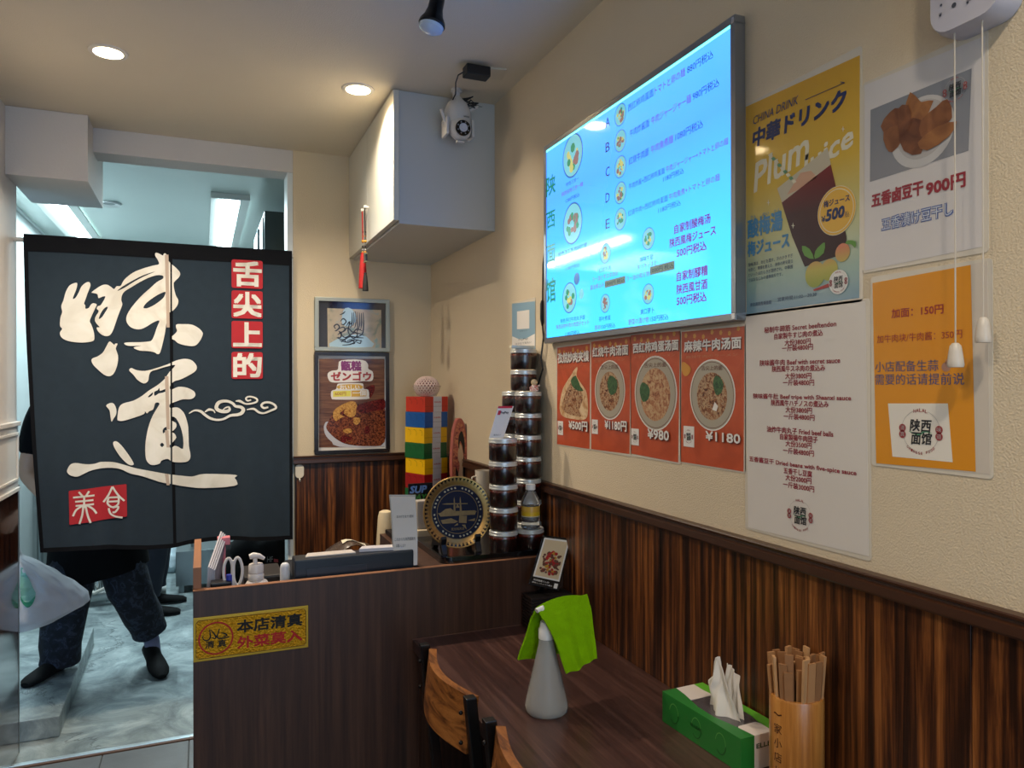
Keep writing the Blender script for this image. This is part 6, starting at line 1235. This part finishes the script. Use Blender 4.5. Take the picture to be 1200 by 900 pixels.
obj('hose', MB().tube([(xv - .05, 5.36, .2), (xv - .02, 5.34, .12), (xv + .05, 5.33, .09), (xv + .12, 5.33, .12), (xv + .2, 5.35, .2)], .012, 8), M('hose_cream', (206, 200, 190), .4), t, smooth=True)
t = thing('refrigerator', 'dark grey tall refrigerator at the right inside the kitchen', 'refrigerator', (.7, 4.5, 0))
obj('body', MB().box(.308, 1.09, 4.17, 4.9, .02, 2.33), M('fridge_dark', (70, 78, 78), .35, .5), t, bevel=.004)
obj('door', MB().box(.300, .308, 4.2, 4.87, .1, 2.3), M('fridge_door', (120, 130, 132), .3, .7), t, bevel=.002); obj('handle', MB().cyl((.285, 4.28, 1.2), (.285, 4.28, 2.25), .008), m_st, t, smooth=True)
c = onZ(196, 688, 0)
def crump(c, rx, ry, rz, seed, n=20, m_=14, amp=.16):
    rr = random.Random(seed); ph = [rr.uniform(0, 6) for _ in range(8)]
    def f(u, v):
        th = 2 * PI * u; la = PI * v; k = 1 + amp * (math.sin(3 * th + ph[0]) * math.sin(2 * la + ph[1]) + .6 * math.sin(6 * th + ph[2] + 3 * la) + .4 * math.sin(9 * la + ph[3] + 2 * th))
        return Vector(c) + Vector((rx * k * math.sin(la) * math.cos(th), ry * k * math.sin(la) * math.sin(th), -rz * k * math.cos(la)))
    return MB().sheet(f, n, m_)
tag(obj('plastic_bundle', crump((c.x + .03, c.y + .45, .10), .09, .08, .1, 4), M('bundle_plastic', (190, 206, 214), .2), smooth=True), 'crumpled clear plastic bundle on the kitchen floor behind the shoes', 'bundle')
# carrier bag hanging just inside the doorway on the left
m_bag = M('bag_plastic', (226, 228, 232), .3, trans=.2, ior=1.06, var=.05, vs=20, bump=.6, bs=30, alpha=.93)
t = thing('carrier_bag', 'white translucent plastic carrier bag with green print, left of the doorway', 'bag', (-.56, 3.47, .8))
BX, BYY = -.60, 3.47
outl = [onY(u, v, BYY) for u, v in ((19, 637), (30, 645), (46, 662), (62, 683), (70, 697), (79, 713))]
def bagf(u, v):
    w = 2 * PI * u; zt2, zb2 = onY(20, 640, BYY).z, onY(25, 736, BYY).z
    tab = [-.50, -.424, -.432, -.462, -.50, -.545, -.595, -.66, -.67]
    k_ = min(7, int(v * 8)); fr_ = v * 8 - k_; xr = tab[k_] * (1 - fr_) + tab[k_ + 1] * fr_; xl = -.80 + .08 * v
    cw, sw = math.cos(w), math.sin(w)
    dp = .085 * math.sin(PI * min(1, .10 + v * .8)) ** .55 * (1 - .55 * v)
    wr = math.sin(5 * w + 6 * v) * .5 + math.sin(11 * w - 17 * v + 1) * .35 + math.sin(19 * w + 9 * v) * .22 + math.sin(31 * v + 3 * w) * .25
    x = (xr + xl) / 2 + (xr - xl) / 2 * (abs(cw) ** .75) * (1 if cw > 0 else -1)
    z_ = zb2 + (zt2 - zb2) * v + (.075 * (cw * .5 + .2)) * (1 - v) ** 1.4 - .02 * abs(sw) * (1 - v) ** 3
    return Vector((x + .006 * wr * (1 - v) * (cw < .6), BYY + dp * sw + .010 * wr * (.3 + .7 * math.sin(PI * v)), z_ + .004 * wr * math.sin(PI * v)))
obj('body', MB().sheet(bagf, 90, 44), m_bag, t, smooth=True)
obj('handle', MB().tube([(-.70, BYY, onY(20, 640, BYY).z), (-.735, BYY - .03, 1.02), (-.75, BYY - .06, 1.1)], [.02, .012, .008], 8), m_bag, t, smooth=True)
def on_bag(pts):
    """print laid on the front of the bag: outline in (height fraction, x metres), dropped on the film"""
    g = {}
    vs, fs = fill([cat(pts, 3)]); out = []
    for x, z_ in vs:
        best = min(((bagf(.5 + .5 * i / 40, j / 24)) for i in range(41) for j in range(25)), key=lambda p: (p.x - x) ** 2 + (p.z - z_) ** 2)
        out.append((x, best.y - .003, z_))
    return MB().add(out, fs)
PB = lambda u, v: (lambda p: (p.x, p.z))(onY(u, v, BYY - .07))
obj('green_print', on_bag([PB(23, 667), (PB(30, 674)), PB(38, 690), PB(41, 698), PB(33, 706), PB(24, 700)]), M('bag_green', (128, 186, 168), .4), t)
obj('green_print', on_bag([PB(24, 699), PB(33, 706), PB(41, 699), PB(38, 708), PB(32, 712), PB(25, 706)]), M('bag_green_dark', (50, 140, 104), .4), t)
tag(obj('bag_hook', MB().tube([(-.75, 3.3255, 1.12), (-.75, 3.42, 1.11), (-.75, 3.44, 1.12)], .005, 8), m_blk, smooth=True), 'black hook behind the left wall carrying the plastic bag', 'hook')

# ---- people
def skin(name, V_, E_, mat, parent, root, sub=2):
    me = bpy.data.meshes.new(name); keys = list(V_); me.from_pydata([V_[k][0] for k in keys], [(keys.index(a), keys.index(b)) for a, b in E_], []); me.materials.append(mat)
    o = bpy.data.objects.new(name, me); COL.objects.link(o); o.parent = parent
    bm = bmesh.new(); bm.from_mesh(me); ly = bm.verts.layers.skin.verify(); bm.verts.ensure_lookup_table()
    for i, k in enumerate(keys):
        r_ = V_[k][1]; r_ = r_ if isinstance(r_, tuple) else (r_, r_); bm.verts[i][ly].radius = r_; bm.verts[i][ly].use_root = (k == root)
    bm.to_mesh(me); bm.free()
    m1 = o.modifiers.new('skin', 'SKIN'); m1.use_smooth_shade = True; m1.branch_smoothing = .5
    m2 = o.modifiers.new('sub', 'SUBSURF'); m2.levels = sub; m2.render_levels = sub
    return o
m_skin = M('skin_tone', (196, 150, 122), .5, var=.06); m_hair = M('black_hair', (16, 14, 14), .5); m_tee = M('black_cotton', (9, 9, 11), .9, var=.2, vs=20, spec=.15)
m_pant = FOOD('patterned_navy_cloth', [(.4, (14, 18, 28)), (.54, (24, 30, 44)), (.62, (50, 58, 76)), (.68, (18, 23, 34))], 30, .85)
m_shoe = M('black_shoe', (10, 10, 11), .75, var=.1, spec=.2); m_sock = M('grey_sock', (126, 130, 160), .8); m_navy = M('navy_cloth', (18, 24, 40), .85, var=.2, vs=12)
def shoe(parent, heel, toe, w=.046, h=.075):
    heel, toe = Vector(heel), Vector(toe); d = toe - heel; L = d.length; d.normalize(); sd = d.cross(Vector((0, 0, 1))).normalized(); up = sd.cross(d).normalized()
    rings = []
    for f, ww, hh in ((0, .55, .75), (.06, .78, .95), (.25, .82, 1.0), (.42, .82, .86), (.6, .98, .68), (.78, 1.0, .56), (.92, .8, .46), (1, .45, .3)):
        rings.append([heel + d * L * f + sd * w * ww * math.cos(a) + up * h * hh * (.5 + .5 * math.sin(a)) for a in [2 * PI * k / 16 for k in range(16)]])
    return obj('shoe', MB().loft(rings), m_shoe, parent, smooth=True)
def hand(V_, E_, wk, pos, d, side):
    d = Vector(d).normalized(); s_ = d.cross(Vector((0, 0, 1))); s_ = s_.normalized() if s_.length > .1 else Vector((1, 0, 0)); n_ = s_.cross(d)
    V_[wk + 'p'] = (pos + d * .05, (.034, .016)); E_.append((wk, wk + 'p'))
    for k_ in range(4):
        o_ = pos + d * .085 + s_ * (.028 - .019 * k_); L = (.034, .04, .037, .028)[k_]
        V_[wk + 'a%d' % k_] = (o_, .009); V_[wk + 'b%d' % k_] = (o_ + d * L - n_ * .008, .0082); V_[wk + 'c%d' % k_] = (o_ + d * L * 1.7 - n_ * .026, .007)
        E_ += [(wk + 'p', wk + 'a%d' % k_), (wk + 'a%d' % k_, wk + 'b%d' % k_), (wk + 'b%d' % k_, wk + 'c%d' % k_)]
    V_[wk + 't1'] = (pos + d * .03 + s_ * side * .035, .0115); V_[wk + 't2'] = (pos + d * .062 + s_ * side * .052 - n_ * .01, .0095)
    E_ += [(wk, wk + 't1'), (wk + 't1', wk + 't2')]
def head(parent, c, face):
    face = Vector(face).normalized(); side = face.cross(Vector((0, 0, 1))).normalized(); c = Vector(c)
    R = Matrix((side, face, Vector((0, 0, 1)))).transposed().to_4x4(); R.translation = c
    hr = obj('hair', MB().ball((0, -.014, .022), .098, 24, 14, (.86, 1.0, 1.0)).xf(R), m_hair, parent, smooth=True)
    A = MB()
    for sx in (-1, 1): A.ball((sx * .031, .082, .005), .011, 10, 8, (1, .5, .6))
    A.ball((0, .086, -.052), .02, 10, 8, (1, .35, .3)); obj('face_features', A.xf(R), M('eye_dark', (50, 28, 26), .4), parent, smooth=True)
    A = MB().ball((0, .093, -.018), .014, 10, 8, (.7, 1, 1.3))
    for sx in (-1, 1): A.ball((sx * .079, -.002, -.008), .022, 10, 8, (.4, .7, 1.2))
    obj('nose_and_ears', A.xf(R), m_skin, parent, smooth=True)
def person(label, J, shirt, pant, hem_z=None, face=(0, -1, 0), loc=None, skinny=1):
    """J: joints -> body, shirt, trousers; every figure one skinned surface with clothes over it"""
    t = thing('person', label, 'person', loc)
    o0 = Vector(loc); L = {k: Vector(v) - o0 for k, v in J.items()}
    V_ = {'pel': (L['pel'], (.12, .10)), 'wai': (L['pel'].lerp(L['che'], .45), (.115, .09)), 'che': (L['che'], (.135, .10)), 'nk': (L['nk'], .05), 'hd0': (L['hd'] - Vector((0, 0, .045)), .066), 'hd': (L['hd'] + Vector((0, 0, .03)), .083), 'hd2': (L['hd'] + Vector((0, 0, .085)), .062)}
    E_ = [('pel', 'wai'), ('wai', 'che'), ('che', 'nk'), ('nk', 'hd0'), ('hd0', 'hd'), ('hd', 'hd2')]
    for s_ in 'LR':
        V_['sh' + s_] = (L['sh' + s_], .055); V_['el' + s_] = (L['el' + s_], .038); V_['wr' + s_] = (L['wr' + s_], .026)
        E_ += [('che', 'sh' + s_), ('sh' + s_, 'el' + s_), ('el' + s_, 'wr' + s_)]
        hand(V_, E_, 'wr' + s_, L['wr' + s_], L['wr' + s_] - L['el' + s_], 1 if s_ == 'L' else -1)
        V_['hp' + s_] = (L['hp' + s_], .085); V_['kn' + s_] = (L['kn' + s_], .055); V_['an' + s_] = (L['an' + s_], .038)
        E_ += [('pel', 'hp' + s_), ('hp' + s_, 'kn' + s_), ('kn' + s_, 'an' + s_)]
    skin('body', V_, E_, m_skin, t, 'pel')
    S_ = {'pel': (L['pel'], (.15, .125)), 'wai': (V_['wai'][0], (.145, .12)), 'che': (L['che'], (.165, .125)), 'nk': (L['che'].lerp(L['nk'], .75), .062)}; ES = [('pel', 'wai'), ('wai', 'che'), ('che', 'nk')]
    for s_ in 'LR': S_['sh' + s_] = (L['sh' + s_], .072); S_['m' + s_] = (L['sh' + s_].lerp(L['el' + s_], .8), .06); ES += [('che', 'sh' + s_), ('sh' + s_, 'm' + s_)]
    skin('shirt', S_, ES, shirt, t, 'pel')
    tm = MB().ball(o0 + L['pel'] - Vector((0, 0, .03)), .15, 24, 14, (1.05, .82, .8))
    for s_ in 'LR':
        h_, k_, a_ = L['hp' + s_], L['kn' + s_], L['an' + s_]; pts = [L['pel'].lerp(h_, .4) + Vector((0, 0, .05)), h_, h_.lerp(k_, .5), k_, k_.lerp(a_, .3), k_.lerp(a_, .62), k_.lerp(a_, .82), k_.lerp(a_, .90)]
        rr_ = [.085, .108, .104, .094, .090, .086, .083, .084]
        q_ = MB().tube([o0 + p for p in pts], rr_, 24)
        for i_, v in enumerate(q_.v): v += Vector((math.sin(v.z * 60 + v.y * 30), math.cos(v.z * 47 + v.x * 40), 0)) * .004
        tm.merge(q_)
    obj('trousers', tm, pant, t, smooth=True)
    head(t, J['hd'], face); return t
# person 1: strides out of the kitchen, left foot on the step
k1 = lambda u, v, y: onY(u, v, y)
J = dict(pel=k1(110, 590, 4.02), che=k1(84, 497, 3.98), nk=k1(76, 443, 3.96), hd=k1(70, 395, 3.92), shL=k1(52, 466, 3.97), shR=k1(118, 463, 3.99), elL=k1(30, 555, 3.93), elR=k1(140, 540, 3.9), wrL=k1(62, 592, 3.75), wrR=k1(110, 580, 3.72),
         hpL=k1(92, 625, 4.02), hpR=k1(130, 618, 4.02), knL=k1(76, 712, 3.93), knR=k1(152, 690, 3.97), anL=k1(69, 782, 3.96), anR=k1(177, 741, 4.12))
p1 = person('person in patterned navy trousers and long black apron striding out of the kitchen', J, m_tee, m_pant, face=(-.3, -1, 0), loc=(-.4, 4.0, 0))
hl = k1(74, 796, 3.97); 
shoe(p1, (hl.x, hl.y, .087), (onZ(29, 806, .089).x, onZ(29, 806, .089).y, .087))
th_ = k1(174, 766, 4.14); shoe(p1, th_, (onZ(187, 797, .002).x + .01, onZ(187, 797, .002).y, .004))
obj('sock', MB().tube([k1(174, 735, 4.12), k1(178, 752, 4.10), k1(180, 766, 4.08)], [.036, .036, .034], 16), m_sock, p1, smooth=True)
def apron(u, v):
    w = 2 * PI * u; z_ = .50 + .5 * v; cx_ = k1(112, 640, 4.0).x + (.0) ; rx = .215 - .05 * v; cz = .0
    zz = z_ + (.045 * math.cos(w) * (1 - v)); return Vector((cx_ + (.012 * (1 - v)) + rx * math.cos(w) * (1 + .04 * math.sin(4 * w)), 4.0 + (.15 + .01 * v) * math.sin(w) * (1 + .05 * math.sin(5 * w)), zz))
obj('apron', MB().sheet(apron, 36, 10), m_tee, p1, smooth=True)
# person 2: further back, cropped trousers and black shoes, facing right
f = onZ(196, 712, 0); bx, by = f.x - .02, f.y
J = dict(pel=(bx - .06, by, .93), che=(bx - .04, by, 1.28), nk=(bx - .03, by, 1.45), hd=(bx, by, 1.60), shL=(bx - .05, by + .18, 1.38), shR=(bx - .04, by - .18, 1.38), elL=(bx + .05, by + .2, 1.12), elR=(bx + .08, by - .2, 1.12), wrL=(bx + .27, by + .12, 1.05), wrR=(bx + .3, by - .12, 1.06),
         hpL=(bx - .06, by + .09, .86), hpR=(bx - .06, by - .1, .86), knL=(bx - .04, by + .10, .48), knR=(bx - .05, by - .13, .48), anL=(bx - .08, by + .10, .09), anR=(bx - .1, by - .15, .09))
p2 = person('person in dark navy cropped trousers standing further back in the kitchen', J, m_navy, m_navy, face=(1, 0, 0), loc=(bx, by, 0))
shoe(p2, (bx - .13, by + .10, .004), (bx + .13, by + .10, .004)); shoe(p2, (bx - .15, by - .15, .004), (bx + .10, by - .17, .004))
# person 3: bent down behind the counter end, black shirt
J = dict(pel=k1(268, 655, 4.0), che=k1(303, 628, 3.86), nk=k1(320, 612, 3.80), hd=k1(329, 603, 3.72), shL=k1(300, 640, 3.72), shR=k1(325, 630, 3.98), elL=k1(325, 680, 3.66), elR=k1(342, 672, 3.95), wrL=k1(352, 700, 3.62), wrR=k1(356, 695, 3.85),
         hpL=k1(262, 672, 3.93), hpR=k1(275, 665, 4.08), knL=k1(300, 700, 3.80), knR=k1(318, 694, 4.05), anL=(k1(280, 700, 3.85).x, 3.85, .09), anR=(k1(290, 700, 4.05).x, 4.08, .09))
p3 = person('person in a black shirt crouching behind the counter beside the doorway', J, m_tee, m_tee, face=(.7, -.6, 0), loc=(.1, 3.95, 0))
shoe(p3, (J['anL'][0] - .06, 3.85, .004), (J['anL'][0] + .19, 3.83, .004)); shoe(p3, (J['anR'][0] - .06, 4.08, .004), (J['anR'][0] + .19, 4.06, .004))
p3.location.x += .065
bpy.context.view_layer.update()
sh = next(o for o in p3.children if o.name.startswith('shirt')); dg = bpy.context.evaluated_depsgraph_get(); she = sh.evaluated_get(dg); inv = sh.matrix_world.inverted()
def on_shirt(u, v):
    d = inv.to_3x3() @ ray(u, v); ok, co, no, _ = she.ray_cast(inv @ CAMP, d)
    return (sh.matrix_world @ co) if ok else None
hit = on_shirt(318, 655) or on_shirt(312, 650) or on_shirt(300, 650)
if hit:
    Sh = Surf(hit + Vector((0, -.012, 0)), (1, -.15, 0), (0, 0, 1), (-.15, -1, 0)); ORG[p3.name] = p3.location.copy()
    A = MB(); TL(A, Sh, 'HF', -.02, .006, -.012, .026, 0, .0); obj('lettering', A, paint('shirt_print_grey', (120, 118, 120), .7), p3)
    A = MB(); A.slab([Sh.p(x, y) for x, y in ((.010, -.012), (.030, -.016), (.030, -.001), (.010, .003))], Sh.n * .0006); obj('red_tab', A, paint('shirt_tab_red', (130, 40, 46), .7), p3)
